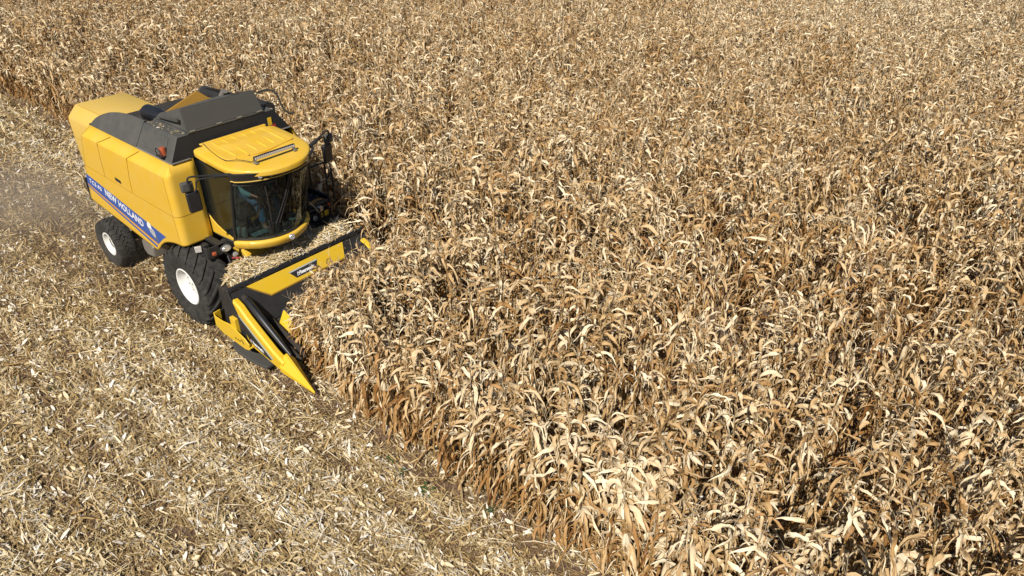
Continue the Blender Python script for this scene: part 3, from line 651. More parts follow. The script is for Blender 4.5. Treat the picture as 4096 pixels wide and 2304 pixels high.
# ------------------------------------------------------------------ corn header
HD = thing("corn_header", "black and yellow four row corn header mounted on the front of the harvester", "corn header", (0, 0, 0))
mb = MB(); mb.box((1.1, 0.05, 0.78), (0.75, 2.6, 0.5)); mb.box((1.55, 0, 0.6), (0.4, 2.86, 0.3)); build(mb, "header_frame", DRK, HD, bevel=0.02)
for s in (-1, 1):
    mb = MB(); mb.plate([(1.25, s*1.45, 0.45), (1.9, s*1.45, 0.35), (1.85, s*1.45, 0.7), (1.55, s*1.45, 1.33), (1.46, s*1.45, 1.3), (1.3, s*1.45, 0.9)], (0, s*0.025, 0)); build(mb, "end_plate", BLK, HD, bevel=0.005)
# upper bar
mb = MB(); sec = [(1.475, 1.30), (1.485, 1.352), (1.515, 1.366), (1.545, 1.352), (1.565, 1.305), (1.558, 1.29), (1.50, 1.285)]
mb.loft([[(x, y, z) for x, z in sec] for y in (-1.47, 1.50)]); HB = build(mb, "top_bar", BLKG, HD, bevel=0.008)
mb = MB(); mb.tube([(1.53, -1.46, 1.362), (1.53, 1.49, 1.362)], 0.008, 6); build(mb, "bar_edge", BLK, HB)
def hp(y, z, off=0.0):      # point on the leaning front sheet
    return (1.55+(1.28-z)*0.5+off*0.89, y, z+off*0.45)
mb = MB(); mb.plate([hp(-1.45, 1.27), hp(1.48, 1.27), hp(1.48, 0.62), hp(-1.45, 0.62)], (-0.03, 0, 0)); FS = build(mb, "front_sheet", BLK, HD)
mb = MB(); mb.plate([hp(-1.13, 1.268, 0.02), hp(0.95, 1.268, 0.02), hp(0.865, 1.01, 0.02), hp(-0.77, 0.99, 0.02)], (-0.017, 0, -0.008)); YP = build(mb, "yellow_panel", YELH, HD, bevel=0.004)
mb = MB(); mb.plate([hp(-1.15, 1.263, 0.012), hp(-0.78, 0.972, 0.012), hp(0.87, 0.992, 0.012), hp(0.87, 1.01, 0.012), hp(-0.76, 0.995, 0.012)], (-0.01, 0, -0.005)); build(mb, "panel_edge", BRN, YP)
mb = MB(); mb.plate([hp(-0.315, 1.19, 0.0245), hp(0.315, 1.20, 0.0245), hp(0.235, 1.06, 0.0245), hp(-0.205, 1.055, 0.0245)], (-0.003, 0, -0.0015)); LG = build(mb, "logo_plate", BLK, YP, smooth=0)
mb = MB(); mb.plate([hp(-0.315, 1.19, 0.026), hp(0.315, 1.20, 0.026), hp(0.30, 1.178, 0.026), hp(-0.295, 1.168, 0.026)], (-0.001, 0, -0.0005)); build(mb, "logo_stripe", SIL, LG, smooth=0)
upv = Vector((-0.447, 0, 0.894))
letter_part("harmak", 0.066, 0.32, hp(-0.10, 1.085, 0.026), (0, 1, 0), upv, "lettering", WHT, LG, offset=0.004)
mb = MB()
for d in (0.0, 0.036):
    o_ = Vector(hp(-0.175+d, 1.078, 0.027)); mb.plate([o_, o_+Vector((0, 0.014, 0)), o_+Vector((0, 0.034, 0))+upv*0.07, o_+Vector((0, 0.02, 0))+upv*0.07], (-0.001, 0, -0.0005))
o_ = Vector(hp(-0.163, 1.108, 0.027)); mb.plate([o_, o_+Vector((0, 0.045, 0))+upv*0.012, o_+Vector((0, 0.045, 0))+upv*0.024, o_+upv*0.012], (-0.001, 0, -0.0005))
build(mb, "logo_mark", WHT, LG, smooth=0)
# deck with row units
mb = MB(); mb.plate([(1.8, -1.4, 0.62), (1.8, 1.4, 0.62), (2.75, 1.4, 0.3), (2.75, -1.4, 0.3)], (0, 0, -0.06)); build(mb, "row_deck", DRK, HD)
for y in (-1.05, -0.35, 0.35, 1.05):
    mb = MB()
    for d in (-0.07, 0.07): mb.tube([(1.9, y+d, 0.66), (2.7, y+d, 0.38), (2.85, y+d*0.6, 0.33)], [0.05, 0.05, 0.015], 10)
    build_each(mb, "snapping_roll", DRK, HD)
def snout(ys, x0, z0, x1, z1, wid, name, m, par):     # ridged cone-like divider
    st = []
    for t in np.linspace(0, 1, 7):
        x = x0+(x1-x0)*t; zt = z0+(z1-z0)*(t**1.1); zb = 0.25+(0.12-0.25)*t; wd = wid*(1-t)**0.8+0.012
        zb = min(zb, zt-0.02)
        st.append([(x, ys-wd, zb), (x, ys-wd*0.95, zb+(zt-zb)*0.55), (x, ys-wd*0.35, zt-0.012), (x, ys, zt), (x, ys+wd*0.35, zt-0.012), (x, ys+wd*0.95, zb+(zt-zb)*0.55), (x, ys+wd, zb)])
    mb = MB(); mb.loft(st); return build(mb, name, m, par, smooth=25, bevel=0.006)
for y in (-0.70, 0.0, 0.70):
    sn = snout(y, 2.0, 0.80, 3.40, 0.20, 0.22, "row_divider", YELH, HD)
    mb = MB(); mb.tube([(1.95, y, 0.70), (2.25, y, 0.62)], [0.12, 0.1], 12); build(mb, "divider_cap", BLK, sn)
# outer dividers
def outer_divider(s):
    Y = lambda v: s*v
    mb = MB()
    prof_top = [(1.36, 1.02), (1.46, 1.14), (1.62, 1.18), (1.78, 1.12), (1.95, 0.98), (2.3, 0.76), (2.6, 0.58), (2.86, 0.47)]
    prof_bot = [(1.36, 0.92), (1.46, 0.62), (1.62, 0.60), (1.78, 0.52), (1.95, 0.38), (2.3, 0.34), (2.6, 0.29), (2.86, 0.25)]
    rings = []
    for (x, zt), (_, zb) in zip(prof_top, prof_bot):
        rings.append([(x, Y(1.465), zb), (x, Y(1.465), zt-0.03), (x, Y(1.43), zt), (x, Y(1.345), zt-0.01), (x, Y(1.325), zt-0.05), (x, Y(1.325), zb)])
    mb.loft(rings); body = build(mb, "outer_divider", YELH, HD, bevel=0.008, smooth=25)
    mb = MB(); st = []
    for t in np.linspace(0, 1, 6):
        x = 2.80+0.76*t; zt = 0.56+(0.20-0.56)*t; zb = 0.27+(0.16-0.27)*t; ol = 1.49-(1.49-1.405)*t; il = 1.19+(1.385-1.19)*t; zm = zb+(zt-zb)*0.35
        st.append([(x, Y(ol), zb), (x, Y(ol), zm), (x, Y(ol-(ol-il)*0.42), zt), (x, Y(ol-(ol-il)*0.58), zt), (x, Y(il), zm+0.02), (x, Y(il), zb)])
    mb.loft(st); build(mb, "divider_nose", YELH, body, bevel=0.01, smooth=25)
    # dark decal and pale stripe on the outer face
    yd = Y(1.468)
    mb = MB(); mb.plate([(1.60, yd, 0.98), (1.72, yd, 0.83), (1.97, yd, 0.46), (2.25, yd, 0.385), (2.50, yd, 0.345), (2.56, yd, 0.40)], (0, -s*0.002, 0)); dc = build(mb, "divider_decal", BLK, body, smooth=0)
    mb = MB(); yd2 = Y(1.4705); mb.plate([(1.52, yd2, 1.045), (1.575, yd2, 1.05), (2.59, yd2, 0.425), (2.55, yd2, 0.39)], (0, -s*0.002, 0)); stp = build(mb, "divider_stripe", SILG, body, smooth=0)
    mb = MB()
    for k in range(7):
        x = 1.56+0.035*k; z = 1.02-0.0215*k; mb.plate([(x, Y(1.473), z+0.012), (x+0.022, Y(1.473), z), (x+0.015, Y(1.473), z-0.02), (x-0.007, Y(1.473), z-0.008)], (0, -s*0.001, 0))
    build_each(mb, "divider_mark", BLK, stp, smooth=0)
    if s < 0:
        letter_part("harmak", 0.062, 0.30, (2.04, -1.472, 0.475), (0.3, 0, -0.062), (0.1, 0, 1), "lettering", WHT, dc, offset=0.003)
        mb = MB()
        for d in (0.0, 0.03): mb.plate([(1.965+d, -1.4715, 0.49-d*0.2), (1.978+d, -1.4715, 0.488-d*0.2), (1.992+d, -1.4715, 0.55-d*0.2), (1.98+d, -1.4715, 0.552-d*0.2)], (0, 0.001, 0))
        build(mb, "logo_mark", WHT, dc, smooth=0)
    # support arm, upper lump, shoe
    mb = MB(); mb.plate([(1.02, Y(1.56), 0.72), (1.06, Y(1.56), 0.66), (1.3, Y(1.56), 0.66), (1.52, Y(1.56), 0.70), (1.95, Y(1.56), 0.58), (2.05, Y(1.56), 0.50), (2.03, Y(1.56), 0.38), (1.90, Y(1.56), 0.34), (1.2, Y(1.56), 0.38), (1.0, Y(1.56), 0.46)], (0, -s*0.02, 0))
    mb.plate([(1.02, Y(1.56), 0.72), (1.0, Y(1.56), 0.46), (0.99, Y(1.42), 0.46), (1.0, Y(1.42), 0.72)], (0.02, 0, 0)); mb.box((1.6, Y(1.5), 0.42), (0.9, 0.11, 0.03)); mb.box((1.62, Y(1.5), 0.6), (0.16, 0.08, 0.5))
    arm = build(mb, "support_arm", YELH, body, bevel=0.006)
    mb = MB()
    for x in (1.65, 1.72, 1.78): mb.disc((x, Y(1.562), 0.47), (0, s, 0), 0.014, 0.01, 8)
    mb.plate([(1.82, Y(1.5615), 0.52), (1.85, Y(1.5615), 0.52), (1.90, Y(1.5615), 0.44), (1.87, Y(1.5615), 0.44)], (0, s*0.002, 0))
    build_each(mb, "bolt", DRK, arm)
    mb = MB(); mb.loft([[(x, Y(y0), z0), (x, Y(y1), z0-0.01), (x, Y(y1), z0-0.07), (x, Y(y0), z0-0.06)] for x, y0, y1, z0 in ((1.45, 1.58, 1.40), (1.55, 1.60, 1.38), (1.9, 1.58, 1.36), (2.3, 1.54, 1.36), (2.4, 1.52, 1.38)) for z0 in (z0 if x < 2.0 else z0,)] if False else
            [[(x, Y(y0), z0), (x, Y(y1), z0), (x, Y(y1), z0-0.06), (x, Y(y0), z0-0.06)] for x, y0, y1, z0 in ((1.45, 1.56, 1.40, 0.26), (1.6, 1.60, 1.38, 0.22), (1.9, 1.58, 1.36, 0.18), (2.2, 1.55, 1.36, 0.18), (2.42, 1.52, 1.38, 0.20))]); build(mb, "skid_shoe", GRY2, body, bevel=0.01)
    # rotary black deflector cone on the crop side
    mb = MB(); mb.tube([(1.70, Y(1.25), 1.14), (1.74, Y(1.25), 1.12), (2.2, Y(1.25), 0.83), (2.55, Y(1.25), 0.62), (2.80, Y(1.255), 0.48)], [0.045, 0.07, 0.062, 0.05, 0.03], 16); cn = build(mb, "crop_roller", BLKG, body, smooth=40)
    mb = MB(); mb.tube([(1.64, Y(1.25), 1.17), (1.72, Y(1.25), 1.13)], [0.05, 0.06], 10); build(mb, "roller_joint", DRK, cn)
outer_divider(-1); outer_divider(1)

# ------------------------------------------------------------------ the driver
def skin_obj(name, verts, edges, radii, m, parent, sub=2, root=0):
    me = bpy.data.meshes.new(name); me.from_pydata(verts, edges, []); me.materials.append(m)
    o = bpy.data.objects.new(name, me); COL.objects.link(o); o.parent = parent
    md = o.modifiers.new("skin", 'SKIN'); md.use_smooth_shade = True
    sv = me.skin_vertices[0]
    for i, r in enumerate(radii):
        sv.data[i].radius = (r, r)
        sv.data[i].use_root = (i == root)
    md2 = o.modifiers.new("sub", 'SUBSURF'); md2.levels = sub; md2.render_levels = sub
    return o
PR = thing("person", "driver in a teal shirt and blue jeans seated at the wheel behind the windshield", "person", (0.34, 0.0, 2.2))
def V3(x, y, z): return (x, y, z)
# local coordinates, pelvis at the origin
pel = V3(0, 0, 0.03); sp1 = V3(0.0, 0, 0.22); ch = V3(0.03, 0, 0.40); nk = V3(0.07, 0, 0.53); hd0 = V3(0.10, 0, 0.62); hd1 = V3(0.12, 0, 0.74)
Vv = [pel, sp1, ch, nk, hd0, hd1]; E_ = [(0, 1), (1, 2), (2, 3), (3, 4), (4, 5)]; Rr = [0.15, 0.14, 0.15, 0.055, 0.075, 0.085]
def chain(pts, rad, start):
    b = len(Vv)
    for i, (p, r) in enumerate(zip(pts, rad)):
        Vv.append(p); Rr.append(r); E_.append((start if i == 0 else b+i-1, b+i))
    return len(Vv)-1
for s in (-1, 1):
    sh = V3(0.03, s*0.19, 0.43); el = V3(0.20, s*0.27, 0.22); wr = V3(0.40, s*0.19, 0.20); pm = V3(0.455, s*0.17, 0.20)
    e = chain([sh, el, wr, pm], [0.065, 0.047, 0.03, 0.036], 2)
    for j in range(4):
        f0 = V3(0.49, s*(0.195-0.018*j), 0.205); f1 = V3(0.515, s*(0.197-0.018*j), 0.19-0.002*j); f2 = V3(0.512, s*(0.196-0.018*j), 0.165)
        chain([f0, f1, f2], [0.010, 0.009, 0.008], e)
    chain([V3(0.465, s*0.135, 0.195), V3(0.485, s*0.12, 0.18)], [0.011, 0.009], e)
    kn = V3(0.45, s*0.16, 0.0); an = V3(0.50, s*0.15, -0.40); to = V3(0.64, s*0.16, -0.43)
    chain([V3(0.08, s*0.1, 0.0), kn, an, to], [0.095, 0.07, 0.048, 0.035], 0)
body = skin_obj("body", Vv, E_, Rr, SKIN, PR)
# clothing as slightly larger skins
tv = [V3(0, 0, -0.02), sp1, ch, V3(0.055, 0, 0.485)]; te = [(0, 1), (1, 2), (2, 3)]; tr_ = [0.165, 0.16, 0.168, 0.07]
Vv, E_, Rr = tv, te, tr_
for s in (-1, 1): chain([V3(0.03, s*0.19, 0.43), V3(0.20, s*0.27, 0.22), V3(0.37, s*0.20, 0.20)], [0.08, 0.062, 0.045], 2)
skin_obj("shirt", Vv, E_, Rr, TEAL, PR, root=0)
Vv, E_, Rr = [V3(0, 0, 0.02)], [], [0.165]
for s in (-1, 1): chain([V3(0.08, s*0.1, 0.0), V3(0.45, s*0.16, 0.0), V3(0.49, s*0.15, -0.34)], [0.11, 0.085, 0.065], 0)
skin_obj("trousers", Vv, E_, Rr, JEAN, PR)
for s in (-1, 1):
    mb = MB(); mb.box((0.58, s*0.16, -0.44), (0.27, 0.1, 0.09)); build(mb, "shoe", SHOE, PR, bevel=0.03, seg=3)
mb = MB()
hc = Vector((0.115, 0, 0.71))
for k in range(7):
    pass
rings = []
for t in np.linspace(0, 1, 7):
    r = 0.108*cos(t*pi/2*0.98)+0.002; z = 0.115*sin(t*pi/2)
    rings.append([(hc.x-0.012+r*1.08*cos(a), r*0.92*sin(a), hc.z+0.03+z-0.03*(1-cos(a))*0.9*(1-t)) for a in np.linspace(0, 2*pi, 21)[:-1]])
mb.loft(rings); build(mb, "hair", HAIR, PR, smooth=60)
mb = MB(); mb.tube([(0.205, 0, 0.71), (0.228, 0, 0.675), (0.2, 0, 0.668)], [0.012, 0.016, 0.01], 8); build(mb, "nose", SKIN, PR, smooth=60)
mb = MB()
for s in (-1, 1): mb.disc((0.195, s*0.034, 0.712), (1, s*0.3, 0), 0.012, 0.01, 10, ry=0.007)
build_each(mb, "eye", HAIR, PR)
mb = MB(); mb.disc((0.192, 0, 0.638), (1, 0, -0.1), 0.026, 0.01, 12, ry=0.007); build(mb, "mouth", RED, PR)
for s in (-1, 1):
    mb = MB(); mb.disc((0.10, s*0.085, 0.69), (0.1, s, 0), 0.022, 0.02, 10, ry=0.034); build(mb, "ear", SKIN, PR)

# ------------------------------------------------------------------ corn plants
def leaf(mb, base, az, L, wd, e0, e1, pw, twist, fold, v, drift=0.0, n=11, ruff=0.4, kink=0.17, brk=0.0):
    p = np.array(base, float); vs = []; at = []; fs = []; ke = ka = 0.0; tw = 0.0
    w1 = random.uniform(0.25, 0.5); seg = L/n; bi = random.randint(3, 7) if random.random() < brk else -1
    for i in range(n+1):
        s = i/n
        if i > 1: ke += random.gauss(0, kink); ka += random.gauss(0, kink*1.2)
        if i == bi: ke -= random.uniform(0.6, 1.5); tw += random.uniform(-0.9, 0.9)
        el = max(-1.62, e0+(e1-e0)*(s**pw)+ke); a = az+drift*s+ka
        t = np.array([cos(el)*cos(a), cos(el)*sin(a), sin(el)])
        sd = np.array([-sin(a), cos(a), 0.0]); nr = np.cross(t, sd)
        tw += twist/n*random.uniform(0.3, 1.7); sd2 = sd*cos(tw)+nr*sin(tw); nr2 = -sd*sin(tw)+nr*cos(tw)
        wv = wd*min(1.0, 0.6+s/w1*0.4)*max(0.0, 1-s**1.6)**0.95*random.uniform(0.72, 1.15) + 0.001
        fo = fold*random.uniform(0.7, 1.35)
        r1 = random.gauss(0, ruff)*wv; r2 = random.gauss(0, ruff)*wv
        vs += [p-sd2*wv*cos(fo)+nr2*(wv*sin(fo)+r1), p, p+sd2*wv*cos(fo)+nr2*(wv*sin(fo)+r2)]
        at += [(s, v, -1.0), (s, min(1, v+0.06), 0.0), (s, v, 1.0)]
        p = p+t*seg
    for i in range(n):
        b = i*3; fs += [(b, b+1, b+4, b+3), (b+1, b+2, b+5, b+4)]
    mb.add(vs, fs, at)
def plant_parts(k):
    """the four meshes of one dry corn plant"""
    U = random.uniform
    H = U(1.72, 2.0); lean = U(0.0, 0.10); laz = U(0, 2*pi)
    def axis(h): return np.array([lean*cos(laz)*h*h/2, lean*sin(laz)*h*h/2, h])
    st = MB(); hs = np.linspace(0, H, 9); rings = []
    for h in hs:
        r = 0.0115*(1-0.6*h/H); c = axis(h)+np.array([U(-1, 1), U(-1, 1), 0])*0.006
        rings.append([(c[0]+r*cos(2*pi*i/6), c[1]+r*sin(2*pi*i/6), c[2]) for i in range(6)])
    st.loft(rings, True, False, True); v = U(0.3, 0.7); st.A = [(p[2]/H, v, 0.3) for p in st.V]
    lv = MB(); nl = random.randint(18, 21); az0 = U(0, 2*pi)
    g = lambda m, q: min(1, max(0.0, random.gauss(m, q)))
    for j in range(nl):
        f = (j+0.5)/nl; h = 0.12+f*(H-0.13)
        az = az0+pi*j+U(-0.7, 0.7)
        if f > 0.60:       # upper leaves arch over and curl
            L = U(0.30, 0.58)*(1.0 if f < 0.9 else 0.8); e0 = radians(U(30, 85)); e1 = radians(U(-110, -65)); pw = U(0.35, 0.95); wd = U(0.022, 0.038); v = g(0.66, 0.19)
            tw = U(-2.2, 2.2); fold = U(0.1, 0.9)
        elif f > 0.3:
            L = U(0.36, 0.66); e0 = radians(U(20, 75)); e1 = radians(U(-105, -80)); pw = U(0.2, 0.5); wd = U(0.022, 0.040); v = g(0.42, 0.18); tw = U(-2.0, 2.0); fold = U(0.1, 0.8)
        else:              # lower leaves hang along the stalk; weathered brown, darkened further for gap shade
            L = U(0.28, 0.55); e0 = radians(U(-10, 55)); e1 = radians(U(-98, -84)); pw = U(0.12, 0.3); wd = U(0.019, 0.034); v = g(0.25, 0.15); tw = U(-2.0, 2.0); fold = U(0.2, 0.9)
        leaf(lv, axis(h), az, L, wd*1.08, e0, e1, pw, tw, fold, v, drift=U(-0.9, 0.9), brk=0.5 if f > 0.62 else 0.25)
        if random.random() < 0.7:      # sheath wrapped on the stalk
            leaf(lv, axis(max(0.03, h-0.17)), az, 0.19, 0.017, radians(86), radians(80), 1.0, U(-0.5, 0.5), 0.9, v, n=3, ruff=0.1, kink=0.03)
        for _ in range(random.choice((0, 0, 1, 1, 2))):     # torn strips
            leaf(lv, axis(h), az+U(-1, 1), U(0.15, 0.3), U(0.008, 0.016), radians(U(-20, 70)), radians(U(-110, -60)), U(0.3, 0.8), U(-3, 3), 0.8, g(0.6, 0.2), n=6)
    # ear hanging from mid height
    er = MB(); h = U(0.78, 1.1); az = U(0, 2*pi); b = axis(h); dl = radians(U(-75, 20)); d = np.array([cos(dl)*cos(az), cos(dl)*sin(az), sin(dl)])
    L = U(0.17, 0.24); R0 = U(0.024, 0.032); pts = [Vector(b+d*(0.03+L*t)) for t in np.linspace(0, 1, 7)]
    er.tube(pts, [R0*k for k in (0.45, 0.85, 1.0, 1.0, 0.85, 0.55, 0.15)], 8); v = U(0.35, 0.8); er.A = [(0.3, v, (i % 8)/4-1) for i in range(len(er.V))]
    for q in range(5):
        a2 = az+U(-1.2, 1.2); e = dl+radians(U(-35, 35)); leaf(er, b+d*0.03, a2, U(0.16, 0.27), U(0.022, 0.034), e, e+radians(U(-30, 10)), 1.0, U(-0.6, 0.6), 0.6, U(0.3, 0.95), n=4, ruff=0.15)
    ts = MB(); top = axis(H)
    for q in range(random.randint(2, 5)):
        a2 = U(0, 2*pi); e = radians(U(35, 85)) if q else radians(88); leaf(ts, top, a2, U(0.12, 0.24), 0.0020, e, radians(U(-40, 50)), 1.2, 0, 0.3, U(0.2, 0.9), n=5, ruff=0.2)
    return st, lv, er, ts
NV = 16
PROTO = []
def corn_label():
    return "dry corn plant with curled tan leaves among the nearest standing rows"
for k in range(NV):
    st, lv, er, ts = plant_parts(k)
    r = thing("corn_plant", corn_label(), "corn plant", group="nearest standing corn plants")
    parts = [build(st, "stalk", STALKM, r, smooth=60, recalc=False), build(lv, "leaves", LEAF, r, smooth=60, recalc=False)]
    if k % 4 != 3: parts.append(build(er, "ear", HUSK, r, smooth=60, recalc=False))
    parts.append(build(ts, "tassel", TASS, r, smooth=60, recalc=False))
    PROTO.append((r, parts))

# camera-independent field layout: rows 0.70 m apart along x
fwd = np.array([-sin(YAW)*cos(PITCH), cos(YAW)*cos(PITCH), -sin(PITCH)]); rt = np.array([cos(YAW), sin(YAW), 0.0]); upc = np.cross(rt, fwd)
def seen(P, m):
    d = P-np.array(CAM); z = d@fwd; x = (d@rt)/z*LENS/18.0; y = (d@upc)/z*LENS/18.0
    return (z > 0.5) & (abs(x) < 1+m) & (y > -0.5625-m) & (y < 0.5625+m*0.8), z
rows = []
for kr in range(0, 100):
    y = -1.05+0.70*kr
    x = np.arange(-62, 24, 0.168) + rng.uniform(0, 0.168)
    rows.append(np.stack([x, np.full_like(x, y)], 1))
P = np.concatenate(rows); P += np.stack([rng.normal(0, 0.035, len(P)), rng.normal(0, 0.045, len(P))], 1)
hol = np.sin(P[:, 0]*0.37+1.7*np.sin(P[:, 1]*0.21))+np.sin(P[:, 1]*0.52+1.3*np.sin(P[:, 0]*0.29)+1)+0.6*np.sin(P[:, 0]*1.2-P[:, 1]*1.5)
P = P[rng.random(len(P)) > 0.04+0.30*(hol < -1.15)*(P[:, 1] > 0.5)]
xe = np.arange(3.8, 24, 0.2); P = np.concatenate([P, np.stack([xe+rng.uniform(-0.06, 0.06, len(xe)), rng.normal(-1.06, 0.03, len(xe))], 1)])
front = 2.12 + 0.12*rng.random(len(P))
ex = np.stack([rng.uniform(2.2, 3.7, 260), -1.05+0.7*rng.integers(0, 4, 260)+rng.normal(0, 0.09, 260)], 1); ex = ex[(ex[:, 1] > -0.8) | (rng.random(260) < 0.35)]; ne = len(ex); P = np.concatenate([P, ex]); front = np.concatenate([front, np.full(ne, 2.0)])
cut = (P[:, 1] < 1.45) & (P[:, 0] < front)
P = P[~cut]
# the header pushes the stalks next to it aside
zone = (P[:, 0] < 3.75) & (P[:, 1] < 0) & (P[:, 1] > -1.5); P[zone, 1] = np.maximum(P[zone, 1], -0.93)
zone = (P[:, 0] > 0.6) & (P[:, 0] < 3.9) & (P[:, 1] > 1.45) & (P[:, 1] < 2.1); P[zone, 1] += 0.16
c3 = np.concatenate([P, np.full((len(P), 1), 1.3)], 1)
vis, dep = seen(c3, 0.36)
P = P[vis & (dep < 75)]; c3 = c3[vis & (dep < 75)]
patch = np.sin(P[:, 0]*0.31+1.0)*np.sin(P[:, 1]*0.43)*0.08 + np.sin(P[:, 0]*1.1+P[:, 1]*0.8)*0.045 + np.sin(P[:, 0]*0.7-P[:, 1]*1.9)*0.03
SCL = rng.normal(1.04, 0.08, len(P)) + patch*1.2
hd = P[:, 1] < 1.45
ramp = np.clip(0.50+(P[:, 0]-2.12)*0.36, 0.48, 1.0)
SCL = np.where(hd & (P[:, 0] < 3.6), SCL*ramp, SCL)
ROT = np.stack([rng.normal(0, 0.07, len(P)), rng.normal(0, 0.07, len(P)), rng.uniform(0, 2*pi, len(P))], 1)
ROT[:, 0] += 0.16*np.sin(P[:, 0]*0.45+P[:, 1]*0.3); ROT[:, 1] += 0.16*np.sin(P[:, 1]*0.55-P[:, 0]*0.25+2)
bent = rng.random(len(P)) < 0.05
ROT[bent, 0] += rng.choice([-1, 1], bent.sum())*rng.uniform(0.25, 0.6, bent.sum())
zone = (P[:, 0] < 3.75) & (P[:, 1] < -0.6) & (P[:, 1] > -1.5); ROT[zone, 2] = 0.0; ROT[zone, 0] = -0.16-0.06*rng.random(zone.sum()); ROT[zone, 1] = 0.1
er0 = (P[:, 1] < -0.8) & (P[:, 0] >= 3.75); ROT[er0, :2] *= 0.35; SCL[er0] = 0.35+0.65*SCL[er0]
IDX = rng.integers(0, NV, len(P))
inf, dep = seen(c3, -0.02)
order = np.argsort(np.where(inf, dep, 1e6))
near = order[:300]; rest = order[300:]
# the 300 plants that show largest
cnt = 0; used = set()
lab_used = {}
for i in near:
    k = cnt % NV; cnt += 1
    r0, parts = PROTO[k]
    if k not in used:
        r = r0; used.add(k)
    else:
        r = r0.copy(); COL.objects.link(r)
        for p in parts:
            q = p.copy(); q.parent = r; COL.objects.link(q)
    r.location = (P[i, 0], P[i, 1], 0); r.rotation_euler = tuple(ROT[i]); r.scale = (SCL[i],)*3
# all other plants: one mass
def instance_field(name, pts, rot, scl, idx, protos, label):
    me = bpy.data.meshes.new(name); me.vertices.add(len(pts)); me.vertices.foreach_set("co", np.concatenate([pts, np.zeros((len(pts), 1))], 1).astype(np.float32).ravel())
    a = me.attributes.new("rot", 'FLOAT_VECTOR', 'POINT'); a.data.foreach_set("vector", rot.astype(np.float32).ravel())
    a = me.attributes.new("scl", 'FLOAT', 'POINT'); a.data.foreach_set("value", scl.astype(np.float32))
    a = me.attributes.new("idx", 'INT', 'POINT'); a.data.foreach_set("value", idx.astype(np.int32))
    o = bpy.data.objects.new(name, me); COL.objects.link(o)
    ng = bpy.data.node_groups.new(name, 'GeometryNodeTree')
    ng.interface.new_socket("Geometry", in_out='INPUT', socket_type='NodeSocketGeometry'); ng.interface.new_socket("Geometry", in_out='OUTPUT', socket_type='NodeSocketGeometry')
    gi = N(ng, "NodeGroupInput"); go = N(ng, "NodeGroupOutput")
    jn = N(ng, "GeometryNodeJoinGeometry")
    for parts in reversed(protos):
        j2 = N(ng, "GeometryNodeJoinGeometry")
        for p in parts:
            oi = N(ng, "GeometryNodeObjectInfo", transform_space='ORIGINAL'); oi.inputs["Object"].default_value = p; oi.inputs["As Instance"].default_value = False
            ng.links.new(oi.outputs["Geometry"], j2.inputs[0])
        gt = N(ng, "GeometryNodeGeometryToInstance"); ng.links.new(j2.outputs[0], gt.inputs[0]); ng.links.new(gt.outputs[0], jn.inputs[0])
    ip = N(ng, "GeometryNodeInstanceOnPoints"); ng.links.new(gi.outputs[0], ip.inputs["Points"]); ng.links.new(jn.outputs[0], ip.inputs["Instance"])
    ip.inputs["Pick Instance"].default_value = True
    def attr(nm, ty):
        n = N(ng, "GeometryNodeInputNamedAttribute", data_type=ty); n.inputs["Name"].default_value = nm
        return [s for s in n.outputs if s.enabled and s.name == "Attribute"][0]
    ng.links.new(attr("idx", 'INT'), ip.inputs["Instance Index"])
    er = N(ng, "FunctionNodeEulerToRotation"); ng.links.new(attr("rot", 'FLOAT_VECTOR'), er.inputs[0]); ng.links.new(er.outputs[0], ip.inputs["Rotation"])
    ng.links.new(attr("scl", 'FLOAT'), ip.inputs["Scale"]); ng.links.new(ip.outputs[0], go.inputs[0])
    md = o.modifiers.new("field", 'NODES'); md.node_group = ng
    tag(o, label, "corn field", "stuff")
    return o
instance_field("standing_corn", P[rest], ROT[rest], SCL[rest], IDX[rest], [p for _, p in PROTO], "standing field of dry tan corn stretching away behind the harvester")

# ------------------------------------------------------------------ chopped residue on the cut strip
def strips(pos, L, W, az, tilt, curl, val, roll):
    """many small bent strips at once: three rows of two vertices each"""
    n = len(L)
    d = np.stack([np.cos(az)*np.cos(tilt), np.sin(az)*np.cos(tilt), np.sin(tilt)], 1)
    sd = np.stack([-np.sin(az), np.cos(az), np.zeros(n)], 1); nr = np.cross(d, sd)
    sd = sd*np.cos(roll)[:, None]+nr*np.sin(roll)[:, None]; nr = np.cross(d, sd)
    V = np.zeros((n, 6, 3)); A = np.zeros((n, 6, 3))
    for i, (t, wk, ck) in enumerate(((-0.5, 0.55, 0.0), (0.0, 1.0, 1.0), (0.5, 0.4, 0.0))):
        c = pos+d*(L*t)[:, None]+nr*(curl*L*ck)[:, None]
        V[:, 2*i] = c-sd*(W*wk/2)[:, None]; V[:, 2*i+1] = c+sd*(W*wk/2)[:, None]
        for q in (0, 1): A[:, 2*i+q, 0] = t+0.5; A[:, 2*i+q, 1] = val; A[:, 2*i+q, 2] = q*2-1
    b = np.arange(n)[:, None]*6
    F = np.concatenate([b+np.array([[0, 1, 3, 2]]), b+np.array([[2, 3, 5, 4]])], 1).reshape(-1, 4)
    return V.reshape(-1, 3), F, A.reshape(-1, 3)
def raw_mesh(name, V, F, A, m):
    me = bpy.data.meshes.new(name); me.vertices.add(len(V)); me.vertices.foreach_set("co", V.astype(np.float32).ravel())
    me.loops.add(F.size); me.loops.foreach_set("vertex_index", F.astype(np.int32).ravel())
    me.polygons.add(len(F)); me.polygons.foreach_set("loop_start", (np.arange(len(F))*4).astype(np.int32))
    me.update(calc_edges=True); me.materials.append(m)
    at = me.attributes.new("uvw", 'FLOAT_VECTOR', 'POINT'); at.data.foreach_set("vector", A.astype(np.float32).ravel())
    o = bpy.data.objects.new(name, me); COL.objects.link(o); return o
